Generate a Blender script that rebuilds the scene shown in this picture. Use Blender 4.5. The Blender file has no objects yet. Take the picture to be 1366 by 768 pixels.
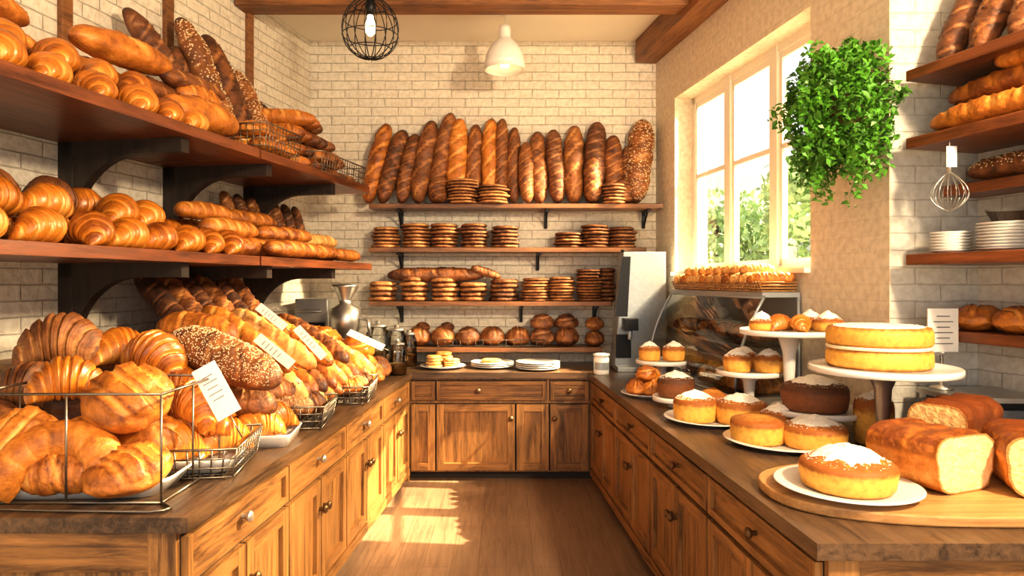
import bpy, math, random
from mathutils import Vector, Matrix, noise
rnd = random.Random(11)
SC = bpy.context.scene
COL = SC.collection
V = Vector

# ------------------------------------------------------------------ materials
def newmat(name):
    m = bpy.data.materials.new(name); m.use_nodes = True
    n = m.node_tree.nodes; l = m.node_tree.links
    return m, n, l, n['Principled BSDF']

def ramp(n, stops):
    r = n.new('ShaderNodeValToRGB')
    while len(r.color_ramp.elements) < len(stops): r.color_ramp.elements.new(0.5)
    for e, (p, c) in zip(r.color_ramp.elements, stops):
        e.position = p; e.color = (*c, 1)
    return r

def math_n(n, l, op, a, b=None):
    x = n.new('ShaderNodeMath'); x.operation = op
    for i, v in enumerate((a, b)):
        if v is None: continue
        if isinstance(v, (int, float)): x.inputs[i].default_value = v
        else: l.new(v, x.inputs[i])
    return x.outputs[0]

def plain(name, col, rough=0.5, metal=0.0, bump=0.0, bscale=40, var=0.08, coat=0.0, emit=None, es=0):
    m, n, l, b = newmat(name)
    tc = n.new('ShaderNodeTexCoord')
    nz = n.new('ShaderNodeTexNoise'); nz.inputs['Scale'].default_value = bscale; nz.inputs['Detail'].default_value = 4
    l.new(tc.outputs['Object'], nz.inputs['Vector'])
    r = ramp(n, [(0.25, tuple(c * (1 - var) for c in col)), (0.75, tuple(min(1, c * (1 + var)) for c in col))])
    l.new(nz.outputs['Fac'], r.inputs['Fac']); l.new(r.outputs[0], b.inputs['Base Color'])
    b.inputs['Roughness'].default_value = rough; b.inputs['Metallic'].default_value = metal
    b.inputs['Coat Weight'].default_value = coat
    if bump:
        bp = n.new('ShaderNodeBump'); bp.inputs['Strength'].default_value = bump; bp.inputs['Distance'].default_value = 0.01
        l.new(nz.outputs['Fac'], bp.inputs['Height']); l.new(bp.outputs[0], b.inputs['Normal'])
    if emit:
        b.inputs['Emission Color'].default_value = (*emit, 1); b.inputs['Emission Strength'].default_value = es
    return m

def wood(name, dark, light, axis='X', scale=1.0, rough=0.45, planks=0):
    m, n, l, b = newmat(name)
    tc = n.new('ShaderNodeTexCoord')
    mp = n.new('ShaderNodeMapping'); s = [14 * scale] * 3; s['XYZ'.index(axis)] = 1.1 * scale
    mp.inputs['Scale'].default_value = s
    l.new(tc.outputs['Object'], mp.inputs['Vector'])
    n1 = n.new('ShaderNodeTexNoise'); n1.inputs['Scale'].default_value = 2.2; n1.inputs['Detail'].default_value = 9
    n1.inputs['Roughness'].default_value = 0.72; n1.inputs['Distortion'].default_value = 0.6
    l.new(mp.outputs[0], n1.inputs['Vector'])
    n2 = n.new('ShaderNodeTexNoise'); n2.inputs['Scale'].default_value = 1.7; n2.inputs['Detail'].default_value = 3
    l.new(tc.outputs['Object'], n2.inputs['Vector'])
    f = math_n(n, l, 'ADD', math_n(n, l, 'MULTIPLY', n1.outputs['Fac'], 0.80), math_n(n, l, 'MULTIPLY', n2.outputs['Fac'], 0.30))
    mid = tuple((a + c) / 2 for a, c in zip(dark, light))
    r = ramp(n, [(0.42, dark), (0.54, mid), (0.70, light)])
    l.new(f, r.inputs['Fac'])
    col = r.outputs[0]
    if planks:
        sep = n.new('ShaderNodeSeparateXYZ'); l.new(tc.outputs['Object'], sep.inputs[0])
        cb = n.new('ShaderNodeCombineXYZ'); l.new(sep.outputs[1], cb.inputs[0]); l.new(sep.outputs[0], cb.inputs[1])
        bk = n.new('ShaderNodeTexBrick'); bk.inputs['Scale'].default_value = 1
        bk.inputs['Brick Width'].default_value = 1.3; bk.inputs['Row Height'].default_value = planks
        bk.inputs['Mortar Size'].default_value = 0.002
        bk.inputs['Color1'].default_value = (0.9, 0.9, 0.9, 1); bk.inputs['Color2'].default_value = (1.04, 1.04, 1.04, 1)
        bk.inputs['Mortar'].default_value = (0.6, 0.55, 0.52, 1)
        l.new(cb.outputs[0], bk.inputs['Vector'])
        mx = n.new('ShaderNodeMix'); mx.data_type = 'RGBA'; mx.blend_type = 'MULTIPLY'; mx.inputs['Factor'].default_value = 1
        l.new(col, mx.inputs['A']); l.new(bk.outputs['Color'], mx.inputs['B']); col = mx.outputs['Result']
    l.new(col, b.inputs['Base Color'])
    b.inputs['Roughness'].default_value = rough
    bp = n.new('ShaderNodeBump'); bp.inputs['Strength'].default_value = 0.3; bp.inputs['Distance'].default_value = 0.005
    l.new(n1.outputs['Fac'], bp.inputs['Height']); l.new(bp.outputs[0], b.inputs['Normal'])
    return m

def brick(name, c1, c2, mort, strength=0.5):
    m, n, l, b = newmat(name)
    tc = n.new('ShaderNodeTexCoord')
    sep = n.new('ShaderNodeSeparateXYZ'); l.new(tc.outputs['Object'], sep.inputs[0])
    cb = n.new('ShaderNodeCombineXYZ'); l.new(math_n(n, l, 'ADD', sep.outputs[0], sep.outputs[1]), cb.inputs[0]); l.new(sep.outputs[2], cb.inputs[1])
    wv = n.new('ShaderNodeTexNoise'); wv.inputs['Scale'].default_value = 9; wv.inputs['Detail'].default_value = 3
    l.new(tc.outputs['Object'], wv.inputs['Vector'])
    vs = n.new('ShaderNodeVectorMath'); vs.operation = 'MULTIPLY_ADD'; vs.inputs[1].default_value = (0.012, 0.012, 0); l.new(wv.outputs['Color'], vs.inputs[0]); l.new(cb.outputs[0], vs.inputs[2])
    bk = n.new('ShaderNodeTexBrick'); bk.inputs['Scale'].default_value = 1
    bk.inputs['Brick Width'].default_value = 0.25; bk.inputs['Row Height'].default_value = 0.082
    bk.inputs['Mortar Size'].default_value = 0.005; bk.inputs['Mortar Smooth'].default_value = 0.9
    bk.inputs['Color1'].default_value = (*c1, 1); bk.inputs['Color2'].default_value = (*c2, 1); bk.inputs['Mortar'].default_value = (*mort, 1)
    nz = n.new('ShaderNodeTexNoise'); nz.inputs['Scale'].default_value = 25; nz.inputs['Detail'].default_value = 6
    l.new(tc.outputs['Object'], nz.inputs['Vector'])
    l.new(vs.outputs[0], bk.inputs['Vector'])
    mx = n.new('ShaderNodeMix'); mx.data_type = 'RGBA'; mx.blend_type = 'MULTIPLY'; mx.inputs['Factor'].default_value = 0.6
    r = ramp(n, [(0.3, (0.68, 0.64, 0.58)), (0.6, (1, 1, 1))])
    l.new(nz.outputs['Fac'], r.inputs['Fac']); l.new(bk.outputs['Color'], mx.inputs['A']); l.new(r.outputs[0], mx.inputs['B'])
    l.new(mx.outputs['Result'], b.inputs['Base Color'])
    h = math_n(n, l, 'ADD', math_n(n, l, 'MULTIPLY', bk.outputs['Fac'], -1.0), math_n(n, l, 'MULTIPLY', nz.outputs['Fac'], 1.0))
    bp = n.new('ShaderNodeBump'); bp.inputs['Strength'].default_value = strength; bp.inputs['Distance'].default_value = 0.016
    l.new(h, bp.inputs['Height']); l.new(bp.outputs[0], b.inputs['Normal'])
    b.inputs['Roughness'].default_value = 0.8
    return m

def crust(name, dark, mid, pale, rough=0.52, bump=0.7, ns=14, coat=0.10, var=1.5):
    m, n, l, b = newmat(name)
    at = n.new('ShaderNodeAttribute'); at.attribute_name = 'tone'
    tc = n.new('ShaderNodeTexCoord'); oi = n.new('ShaderNodeObjectInfo')
    va = n.new('ShaderNodeVectorMath'); va.operation = 'ADD'
    cb = n.new('ShaderNodeCombineXYZ')
    l.new(math_n(n, l, 'MULTIPLY', oi.outputs['Random'], 13.0), cb.inputs[0])
    l.new(tc.outputs['Object'], va.inputs[0]); l.new(cb.outputs[0], va.inputs[1])
    nz = n.new('ShaderNodeTexNoise'); nz.inputs['Scale'].default_value = ns; nz.inputs['Detail'].default_value = 8; nz.inputs['Roughness'].default_value = 0.68
    l.new(va.outputs[0], nz.inputs['Vector'])
    f = math_n(n, l, 'ADD', at.outputs['Fac'], math_n(n, l, 'MULTIPLY', math_n(n, l, 'SUBTRACT', nz.outputs['Fac'], 0.53), var))
    f = math_n(n, l, 'ADD', f, math_n(n, l, 'MULTIPLY', math_n(n, l, 'SUBTRACT', oi.outputs['Random'], 0.5), 0.3))
    r = ramp(n, [(0.0, dark), (0.45, mid), (0.98, pale)])
    l.new(f, r.inputs['Fac']); l.new(r.outputs[0], b.inputs['Base Color'])
    n2 = n.new('ShaderNodeTexNoise'); n2.inputs['Scale'].default_value = 60; n2.inputs['Detail'].default_value = 6
    l.new(va.outputs[0], n2.inputs['Vector'])
    bp = n.new('ShaderNodeBump'); bp.inputs['Strength'].default_value = bump; bp.inputs['Distance'].default_value = 0.008
    l.new(n2.outputs['Fac'], bp.inputs['Height']); l.new(bp.outputs[0], b.inputs['Normal'])
    b.inputs['Roughness'].default_value = rough; b.inputs['Coat Weight'].default_value = coat; b.inputs['Coat Roughness'].default_value = 0.35
    return m

def thin_glass(name, tint=(1, 1, 1), refl=0.12, base=0.0):
    m, n, l, b = newmat(name); n.remove(b)
    out = n['Material Output']
    tr = n.new('ShaderNodeBsdfTransparent'); tr.inputs[0].default_value = (*tint, 1)
    gl = n.new('ShaderNodeBsdfGlossy'); gl.inputs['Roughness'].default_value = 0.03
    fr = n.new('ShaderNodeLayerWeight'); fr.inputs[0].default_value = refl
    mx = n.new('ShaderNodeMixShader')
    f = math_n(n, l, 'ADD', fr.outputs['Fresnel'], base)
    l.new(f, mx.inputs[0]); l.new(tr.outputs[0], mx.inputs[1]); l.new(gl.outputs[0], mx.inputs[2])
    l.new(mx.outputs[0], out.inputs[0])
    return m

def cake_mat(name, side, top):
    m, n, l, b = newmat(name)
    at = n.new('ShaderNodeAttribute'); at.attribute_name = 'tone'
    tc = n.new('ShaderNodeTexCoord')
    nz = n.new('ShaderNodeTexNoise'); nz.inputs['Scale'].default_value = 45; nz.inputs['Detail'].default_value = 5
    l.new(tc.outputs['Object'], nz.inputs['Vector'])
    f = math_n(n, l, 'ADD', at.outputs['Fac'], math_n(n, l, 'MULTIPLY', math_n(n, l, 'SUBTRACT', nz.outputs['Fac'], 0.5), 0.7))
    st = [(0.0, top), (0.5, side), (1.0, tuple(min(1, c * 1.2) for c in side))]
    r = ramp(n, st); l.new(f, r.inputs['Fac']); l.new(r.outputs[0], b.inputs['Base Color'])
    b.inputs['Roughness'].default_value = 0.65
    bp = n.new('ShaderNodeBump'); bp.inputs['Strength'].default_value = 0.5; bp.inputs['Distance'].default_value = 0.005
    l.new(nz.outputs['Fac'], bp.inputs['Height']); l.new(bp.outputs[0], b.inputs['Normal'])
    return m

M_brick = brick('white_brick', (0.76, 0.70, 0.60), (0.71, 0.65, 0.56), (0.60, 0.54, 0.45), 0.7)
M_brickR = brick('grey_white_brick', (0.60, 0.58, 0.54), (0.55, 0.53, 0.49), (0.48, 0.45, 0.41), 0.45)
M_plaster = brick('cream_painted_brick', (0.74, 0.65, 0.51), (0.72, 0.63, 0.50), (0.68, 0.59, 0.46), 0.15)
M_ceil = plain('ceiling_paint', (0.76, 0.70, 0.60), 0.9, bscale=3, var=0.03)
OD, OLt = (0.085, 0.036, 0.011), (0.42, 0.20, 0.062)
M_woodX = wood('oak_x', OD, OLt, 'X')
M_woodY = wood('oak_y', OD, OLt, 'Y')
M_woodZ = wood('oak_z', (0.095, 0.041, 0.013), (0.46, 0.225, 0.07), 'Z')
M_top = wood('walnut_top_x', (0.038, 0.021, 0.012), (0.17, 0.095, 0.048), 'X', rough=0.28)
M_topY = wood('walnut_top_y', (0.038, 0.021, 0.012), (0.17, 0.095, 0.048), 'Y', rough=0.28)
M_shelf = wood('shelf_wood', (0.075, 0.022, 0.009), (0.28, 0.088, 0.029), 'X', rough=0.32)
M_shelfD = wood('shelf_wood_back', (0.09, 0.036, 0.014), (0.30, 0.13, 0.048), 'X', rough=0.4)
M_beam = wood('beam_wood', (0.10, 0.036, 0.011), (0.34, 0.145, 0.046), 'X', rough=0.55)
M_brk = wood('bracket_wood', (0.012, 0.009, 0.008), (0.045, 0.028, 0.02), 'Z', rough=0.5)
M_floor = wood('floor_wood', (0.17, 0.10, 0.062), (0.29, 0.18, 0.11), 'Y', rough=0.42, planks=0.16)
M_board = wood('board_wood', (0.32, 0.155, 0.05), (0.58, 0.33, 0.13), 'X', rough=0.45)
M_dark = plain('dark_gap', (0.02, 0.012, 0.008), 0.7)
M_black = plain('black_metal', (0.02, 0.02, 0.022), 0.4, 0.6)
M_steel = plain('brushed_steel', (0.50, 0.49, 0.47), 0.32, 0.9, bscale=15)
M_wire = plain('wire_steel', (0.24, 0.20, 0.16), 0.35, 0.9)
M_knob = plain('knob_metal', (0.55, 0.50, 0.44), 0.35, 0.7)
M_brass = plain('knob_bronze', (0.16, 0.09, 0.04), 0.4, 0.7)
M_white = plain('white_ceramic', (0.80, 0.78, 0.75), 0.22, var=0.02, coat=0.4)
M_frame = plain('window_frame_paint', (0.84, 0.80, 0.70), 0.5, var=0.03)
M_lamp = plain('lamp_enamel', (0.84, 0.81, 0.76), 0.3, var=0.02, coat=0.3)
M_bulb = plain('bulb_glow', (1, 0.8, 0.5), 0.4, emit=(1, 0.72, 0.38), es=5)
M_card = plain('card_paper', (0.78, 0.76, 0.72), 0.7, var=0.02)
M_ink = plain('card_ink', (0.12, 0.11, 0.1), 0.7)
M_grey = plain('machine_grey', (0.34, 0.37, 0.40), 0.33, 0.4)
M_scale = plain('scale_grey', (0.12, 0.13, 0.15), 0.35, 0.3)
M_leaf = plain('leaf_green', (0.085, 0.25, 0.020), 0.42, bscale=8, var=0.6)
M_leafo = plain('tree_leaf', (0.36, 0.50, 0.25), 0.6, bscale=1.5, var=0.4)
M_bark = plain('bark', (0.16, 0.10, 0.06), 0.9, bump=0.6)
M_pot = plain('pot_terracotta', (0.30, 0.15, 0.08), 0.8)
M_sugar = plain('powdered_sugar', (0.86, 0.83, 0.78), 0.9, bump=0.8, bscale=90, var=0.05)
M_cream = plain('cream_filling', (0.88, 0.78, 0.55), 0.6, var=0.04)
M_wicker = plain('wicker', (0.36, 0.18, 0.06), 0.7, bump=0.6, bscale=60, var=0.3)
M_ground = plain('paving', (0.5, 0.46, 0.38), 0.9)
M_facade = plain('facade_render', (0.80, 0.76, 0.68), 0.9)
M_glass = thin_glass('pane_glass', (0.98, 0.99, 0.98), 0.08)
M_cglass = thin_glass('case_glass', (0.86, 0.90, 0.89), 0.3, 0.08)
M_jar = thin_glass('jar_glass', (0.9, 0.93, 0.92), 0.45)
M_gold = crust('crust_golden', (0.19, 0.046, 0.006), (0.58, 0.205, 0.026), (0.86, 0.50, 0.14))
M_crois = crust('crust_croissant', (0.19, 0.042, 0.005), (0.63, 0.215, 0.020), (0.92, 0.57, 0.15), rough=0.33, bump=0.25, ns=9, coat=0.35, var=1.15)
M_brown = crust('crust_brown', (0.065, 0.019, 0.006), (0.30, 0.105, 0.026), (0.68, 0.36, 0.12), rough=0.6)
M_rye = crust('crust_dark', (0.035, 0.012, 0.005), (0.18, 0.060, 0.018), (0.52, 0.26, 0.10), rough=0.62)
M_pale = crust('crust_pale', (0.40, 0.16, 0.035), (0.72, 0.38, 0.115), (0.90, 0.70, 0.38), rough=0.6)
M_crumb = crust('crumb', (0.46, 0.22, 0.06), (0.78, 0.50, 0.21), (0.90, 0.70, 0.40), rough=0.9, bump=1.0, ns=45, coat=0, var=1.3)
M_seed = plain('sesame_seed', (0.80, 0.64, 0.40), 0.6)
M_cake = cake_mat('cake_golden', (0.78, 0.42, 0.08), (0.33, 0.105, 0.016))
M_cakeb = cake_mat('cake_chocolate', (0.24, 0.085, 0.028), (0.11, 0.038, 0.014))
M_cookie = crust('cookie', (0.07, 0.022, 0.008), (0.29, 0.11, 0.034), (0.66, 0.36, 0.13), rough=0.7, bump=0.6, ns=30, coat=0)

# ------------------------------------------------------------------ mesh builder
class MB:
    def __init__(s):
        s.v = []; s.f = []; s.m = []; s.t = []; s.sm = []; s.M = Matrix()
    def add(s, vs, fs, mat=0, tone=None, smooth=True):
        o = len(s.v)
        for i, p in enumerate(vs):
            s.v.append(s.M @ V(p)); s.t.append(tone[i] if tone else 0.4)
        for f in fs:
            s.f.append([o + i for i in f]); s.m.append(mat); s.sm.append(smooth)
    def box(s, c, d, mat=0, rot=None):
        x, y, z = (k / 2 for k in d)
        R_ = rot or Matrix.Identity(3)
        vs = [V(c) + R_ @ V((a * x, b * y, e * z)) for a in (-1, 1) for b in (-1, 1) for e in (-1, 1)]
        s.add(vs, [(0, 1, 3, 2), (4, 6, 7, 5), (0, 4, 5, 1), (2, 3, 7, 6), (0, 2, 6, 4), (1, 5, 7, 3)], mat, smooth=False)
    def b2(s, lo, hi, mat=0):
        s.box([(a + b) / 2 for a, b in zip(lo, hi)], [b - a for a, b in zip(lo, hi)], mat)
    def prism(s, poly, z0, z1, mat=0):
        n = len(poly)
        vs = [(p[0], p[1], z0) for p in poly] + [(p[0], p[1], z1) for p in poly]
        fs = [tuple(range(n - 1, -1, -1)), tuple(range(n, 2 * n))] + [(i, (i + 1) % n, n + (i + 1) % n, n + i) for i in range(n)]
        s.add(vs, fs, mat, smooth=False)
    def lathe(s, prof, c=(0, 0, 0), mat=0, n=40, tones=None, wob=0, seed=0, sx=1, sy=1):
        vs = []; fs = []; tn = []
        k = len(prof)
        for j in range(n):
            a = 2 * math.pi * j / n
            for i, (r, z) in enumerate(prof):
                w = 1 + (wob * noise.noise(V((math.cos(a) * 2 + seed, math.sin(a) * 2, z * 12))) if wob else 0)
                vs.append((c[0] + r * w * math.cos(a) * sx, c[1] + r * w * math.sin(a) * sy, c[2] + z))
                tn.append(tones[i] if tones else 0.4)
        for j in range(n):
            q = (j + 1) % n
            for i in range(k - 1):
                fs.append((j * k + i, q * k + i, q * k + i + 1, j * k + i + 1))
        s.add(vs, fs, mat, tn)
    def tube(s, pts, r, mat=0, n=6, closed=False):
        pts = [V(p) for p in pts]; k = len(pts); vs = []; fs = []
        up = V((0, 0, 1))
        for i, p in enumerate(pts):
            if closed: t = pts[(i + 1) % k] - pts[i - 1]
            else: t = pts[min(i + 1, k - 1)] - pts[max(i - 1, 0)]
            t.normalize()
            a = t.cross(up)
            if a.length < 0.05: a = t.cross(V((0.3, 1, 0)))
            a.normalize(); b = t.cross(a)
            for j in range(n):
                q = 2 * math.pi * j / n
                vs.append(p + (a * math.cos(q) + b * math.sin(q)) * r)
        for i in range(k if closed else k - 1):
            i2 = (i + 1) % k
            for j in range(n):
                fs.append((i * n + j, i * n + (j + 1) % n, i2 * n + (j + 1) % n, i2 * n + j))
        if not closed:
            fs.append(tuple(range(n))[::-1]); fs.append(tuple((k - 1) * n + j for j in range(n)))
        s.add(vs, fs, mat)
    def mesh(s, name, mats):
        me = bpy.data.meshes.new(name)
        me.from_pydata([tuple(v) for v in s.v], [], s.f)
        for m in mats: me.materials.append(m)
        me.polygons.foreach_set('material_index', s.m)
        me.polygons.foreach_set('use_smooth', s.sm)
        a = me.attributes.new('tone', 'FLOAT', 'POINT'); a.data.foreach_set('value', s.t)
        me.update()
        return me
    def build(s, name, mats, world=None, parent=None, bevel=0):
        if world is None:
            xs = [p.x for p in s.v]; ys = [p.y for p in s.v]; zs = [p.z for p in s.v]
            o = V(((min(xs) + max(xs)) / 2, (min(ys) + max(ys)) / 2, min(zs)))
            s.v = [p - o for p in s.v]; world = Matrix.Translation(o)
        ob = bpy.data.objects.new(name, s.mesh(name, mats)); COL.objects.link(ob)
        if parent: ob.parent = parent; ob.matrix_parent_inverse = parent.matrix_world.inverted()
        ob.matrix_world = world
        if bevel:
            md = ob.modifiers.new('bevel', 'BEVEL'); md.width = bevel; md.segments = 2; md.limit_method = 'ANGLE'
        return ob

def inst(name, me, M, parent=None):
    ob = bpy.data.objects.new(name, me); COL.objects.link(ob)
    if parent: ob.parent = parent; ob.matrix_parent_inverse = Matrix.Translation(parent.location).inverted()
    ob.matrix_world = M
    return ob
def empty(name, loc):
    e = bpy.data.objects.new(name, None); e.location = loc; e.empty_display_size = 0.05; COL.objects.link(e)
    e.matrix_world = Matrix.Translation(V(loc)); return e
def frame(o, d):
    d = V((d[0], d[1], 0)).normalized(); y = V((-d.y, d.x, 0))
    return Matrix(((d.x, y.x, 0, o[0]), (d.y, y.y, 0, o[1]), (0, 0, 1, 0), (0, 0, 0, 1)))

FL = frame((-1.83, 6.3), (-0.2, -1))      # left wall: x along to camera, y inward
FR = frame((1.4, 6.3), (0.15, -1))        # right window wall: x to camera, y outward
FN = frame((2.28, 3.26), (0.269, -1))     # right near wall, y outward
def WL(s, t, z): return FL @ V((s, t, z))
def WR(s, t, z): return FR @ V((s, -t, z))
def WN(s, t, z): return FN @ V((s, -t, z))

# ------------------------------------------------------------------ bread meshes
def bag_mesh(name, L=0.6, w=0.1, k=6, mat=None, seed=0, taper=4.0, slash=0.17, slant=0.5, base=0.32, flat=0.72, bend=0.0, seeds=0, cross=False, nu=84, nv=22, sc=0.42):
    mb = MB(); vs = []; fs = []; tn = []
    r0 = w / 2
    for i in range(nu + 1):
        u = i / nu; s = 2 * u - 1
        prof = max(0.0, 1 - abs(s) ** taper) ** 0.5
        prof *= 1 + 0.10 * noise.noise(V((s * 3, seed, 0)))
        yb = 0.012 * noise.noise(V((s * 1.3, seed * 3.1, 5)))
        for j in range(nv):
            a = 2 * math.pi * j / nv
            cy, cz = math.cos(a), math.sin(a)
            d = 0; t = base
            if cz > -0.1 and abs(s) < 0.93:
                ph = (s * 0.5 + 0.5) * k + cy * slant + 0.12 * noise.noise(V((s * 5, cy, seed)))
                fr = ph - math.floor(ph); e = abs(fr - 0.5) / slash
                fade = max(0, min(1, (cz + 0.1) * 1.6)) * min(1, (0.93 - abs(s)) * 8)
                if e < 1:
                    g = (1 - e * e)
                    d += -0.12 * g * fade + 0.05 * g * g * fade; t += sc * g * fade
                elif e < 1.5:
                    q = max(0, 1 - abs(e - 1.22) / 0.28) * fade
                    d += 0.10 * q; t -= 0.25 * q
                if cross:
                    ph = (s * 0.5 + 0.5) * k - cy * slant; fr = ph - math.floor(ph); e = abs(fr - 0.5) / slash
                    if e < 1: d -= 0.08 * (1 - e * e) * fade; t += 0.6 * sc * (1 - e * e) * fade
            d += 0.09 * noise.noise(V((s * 6 + seed, cy * 1.5, cz * 1.5)))
            r = r0 * prof * (1 + d)
            y = r * cy; z = r * cz
            if z < 0: z *= flat; t -= 0.05
            if abs(s) > .85: t -= (abs(s) - .85) * 1.6
            x = s * L / 2
            vs.append((x, y + bend * (1 - s * s) * L + yb, z)); tn.append(t)
    for i in range(nu):
        for j in range(nv):
            q = (j + 1) % nv
            fs.append((i * nv + j, (i + 1) * nv + j, (i + 1) * nv + q, i * nv + q))
    mb.add(vs, fs, 0, tn)
    if seeds:
        rr = random.Random(seed)
        for _ in range(seeds):
            s = rr.uniform(-0.92, 0.92); a = rr.uniform(0.1, math.pi - 0.1)
            r = r0 * (1 - abs(s) ** taper) ** 0.5 * 1.0
            r *= (1 + 0.10 * noise.noise(V((s * 3, seed, 0)))) * (1 + 0.09 * noise.noise(V((s * 6 + seed, math.cos(a) * 1.5, math.sin(a) * 1.5))))
            yb = 0.012 * noise.noise(V((s * 1.3, seed * 3.1, 5)))
            p = V((s * L / 2, r * math.cos(a) + bend * (1 - s * s) * L + yb, r * math.sin(a)))
            q = rr.uniform(0, 6.28); ax = V((math.cos(q), -math.sin(q) * math.sin(a), math.sin(q) * math.cos(a))) * 0.004
            n_ = V((0, math.cos(a), math.sin(a))); b_ = ax.cross(n_).normalized() * 0.0024
            mb.add([p - ax, p + b_, p + ax, p - b_, p + n_ * 0.003], [(0, 1, 4), (1, 2, 4), (2, 3, 4), (3, 0, 4)], 1, [0.8] * 5, True)
    return mb.mesh(name, [mat, M_seed])

def croissant_mesh(name, seed=0, A=1.05, Rc=0.125, rm=0.066, mat=None, gs=1.0, pw=1.9):
    mb = MB(); nu, nv = 100, 22; vs = []; fs = []; tn = []
    for i in range(nu + 1):
        s = 2 * i / nu - 1
        a = s * A
        r = rm * (max(0, 1 - abs(s) ** pw)) ** 0.75 + 0.007 * (1 - abs(s) ** 12)
        if i in (0, nu): r = 0.001
        cx, cy = Rc * math.sin(a), Rc * math.cos(a) - Rc * 0.75
        nx, ny = math.sin(a), math.cos(a)
        for j in range(nv):
            th = 2 * math.pi * j / nv
            co, sn = math.cos(th), math.sin(th)
            q = abs(s + 0.05 * math.cos(th) * (1 if s > 0 else -1) + 0.03 * noise.noise(V((co * 2, sn * 2, seed + s)))) * 4.2 + 0.5
            fr = q - math.floor(q); e = min(fr, 1 - fr)
            g = math.exp(-(e / 0.13) ** 2) * gs
            k = 1 - 0.20 * g + 0.12 * gs * (1 - fr) + 0.08 * noise.noise(V((s * 4 + seed, co, sn)))
            rr = r * k
            z = rr * sn
            if z < 0: z *= 0.75
            vs.append((cx + nx * rr * co, cy + ny * rr * co, z + r * 0.8))
            stripe = 0.10 * math.sin(fr * 26) * gs
            tn.append(0.22 + 0.44 * g + stripe * (1 - g) + 0.15 * (1 - max(0, sn)) + 0.12 * fr * gs)
    for i in range(nu):
        for j in range(nv):
            q = (j + 1) % nv
            fs.append((i * nv + j, i * nv + q, (i + 1) * nv + q, (i + 1) * nv + j))
    mb.add(vs, fs, 0, tn)
    return mb.mesh(name, [mat or M_crois])

def boule_mesh(name, r=0.1, h=0.62, mat=None, seed=0, mode='cross', base=0.33):
    mb = MB(); nu, nv = 40, 64; vs = []; fs = []; tn = []
    for i in range(nu + 1):
        ph = math.pi * i / nu
        for j in range(nv):
            a = 2 * math.pi * j / nv
            x, y, z = math.sin(ph) * math.cos(a), math.sin(ph) * math.sin(a), math.cos(ph)
            t = base; d = 0.09 * noise.noise(V((x * 2 + seed, y * 2, z * 2))) + 0.03 * noise.noise(V((x * 6 + seed, y * 6, z * 6)))
            if z > 0.1:
                if mode == 'cross': e = min(abs(x + 0.1 * y), abs(y - 0.12 * x)) / 0.11
                elif mode == 'slash': e = abs(((x * 1.8 + y * 0.5 + 0.25 * y * y + 0.5) % 1) - 0.5) / 0.17
                else:
                    rr = math.hypot(x, y); e = abs(((rr * 2.0 + a / (2 * math.pi)) % 1) - 0.5) / 0.15
                fd = min(1, (z - 0.1) * 3)
                if e < 1: d -= 0.11 * (1 - e * e) * fd; t += 0.42 * (1 - e * e) * fd
                elif e < 1.7: d += 0.05 * fd * (1 - abs(e - 1.3) / .4); t -= 0.25 * fd * (1 - abs(e - 1.3) / .4)
            q = 1 + d
            zz = z * r * h * q
            if zz < 0: zz *= 0.7
            vs.append((x * r * q, y * r * q, zz + r * h * 0.7)); tn.append(t + (0.12 if -0.3 < z < 0.2 else 0))
    for i in range(nu):
        for j in range(nv):
            q = (j + 1) % nv
            fs.append((i * nv + j, (i + 1) * nv + j, (i + 1) * nv + q, i * nv + q))
    mb.add(vs, fs, 0, tn)
    return mb.mesh(name, [mat])

BAG = {
 'gold': [bag_mesh('bag_gold%d' % i, mat=M_gold, seed=i, k=4 + i, slant=0.55) for i in range(3)],
 'brown': [bag_mesh('bag_brown%d' % i, mat=M_brown, seed=i + 5, k=4 + 2 * i, slant=0.6, cross=(i == 1), sc=0.36, slash=.14) for i in range(3)],
 'rye': [bag_mesh('bag_rye%d' % i, mat=M_rye, seed=i + 9, k=6 + 3 * i, slant=0.4, cross=(i == 1), sc=0.38, slash=.14) for i in range(2)],
 'pale': [bag_mesh('bag_pale%d' % i, mat=M_pale, seed=i + 14, k=5, slant=0.5, base=0.42) for i in range(2)],
 'seed': [bag_mesh('bag_seed%d' % i, mat=M_brown, seed=i + 20, k=5, slash=0.05, seeds=520, base=0.45) for i in range(2)],
}
BAT = {
 'gold': [bag_mesh('batard_gold%d' % i, L=0.4, w=0.16, mat=M_gold, seed=i + 30, k=3 + i, taper=2.6, slant=0.35, slash=0.14) for i in range(2)],
 'brown': [bag_mesh('batard_brown%d' % i, L=0.4, w=0.16, mat=M_brown, seed=i + 33, k=4, taper=2.6, slant=0.4, slash=0.12) for i in range(2)],
 'seed': [bag_mesh('batard_seed', L=0.55, w=0.2, mat=M_brown, seed=38, k=4, taper=2.8, slash=0.08, seeds=1500, base=0.47)],
 'smooth': [bag_mesh('batard_smooth', L=0.45, w=0.18, mat=M_gold, seed=39, k=1, taper=2.6, slash=0.07, slant=0.1)],
}
CRO = [croissant_mesh('croissant_a', 0), croissant_mesh('croissant_b', 3, A=0.8, Rc=0.16, rm=0.07), croissant_mesh('croissant_c', 6, A=1.3, Rc=0.105, rm=0.064)]
CROD = croissant_mesh('croissant_dark', 8, A=0.9, Rc=0.15, rm=0.075, mat=M_brown)
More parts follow.
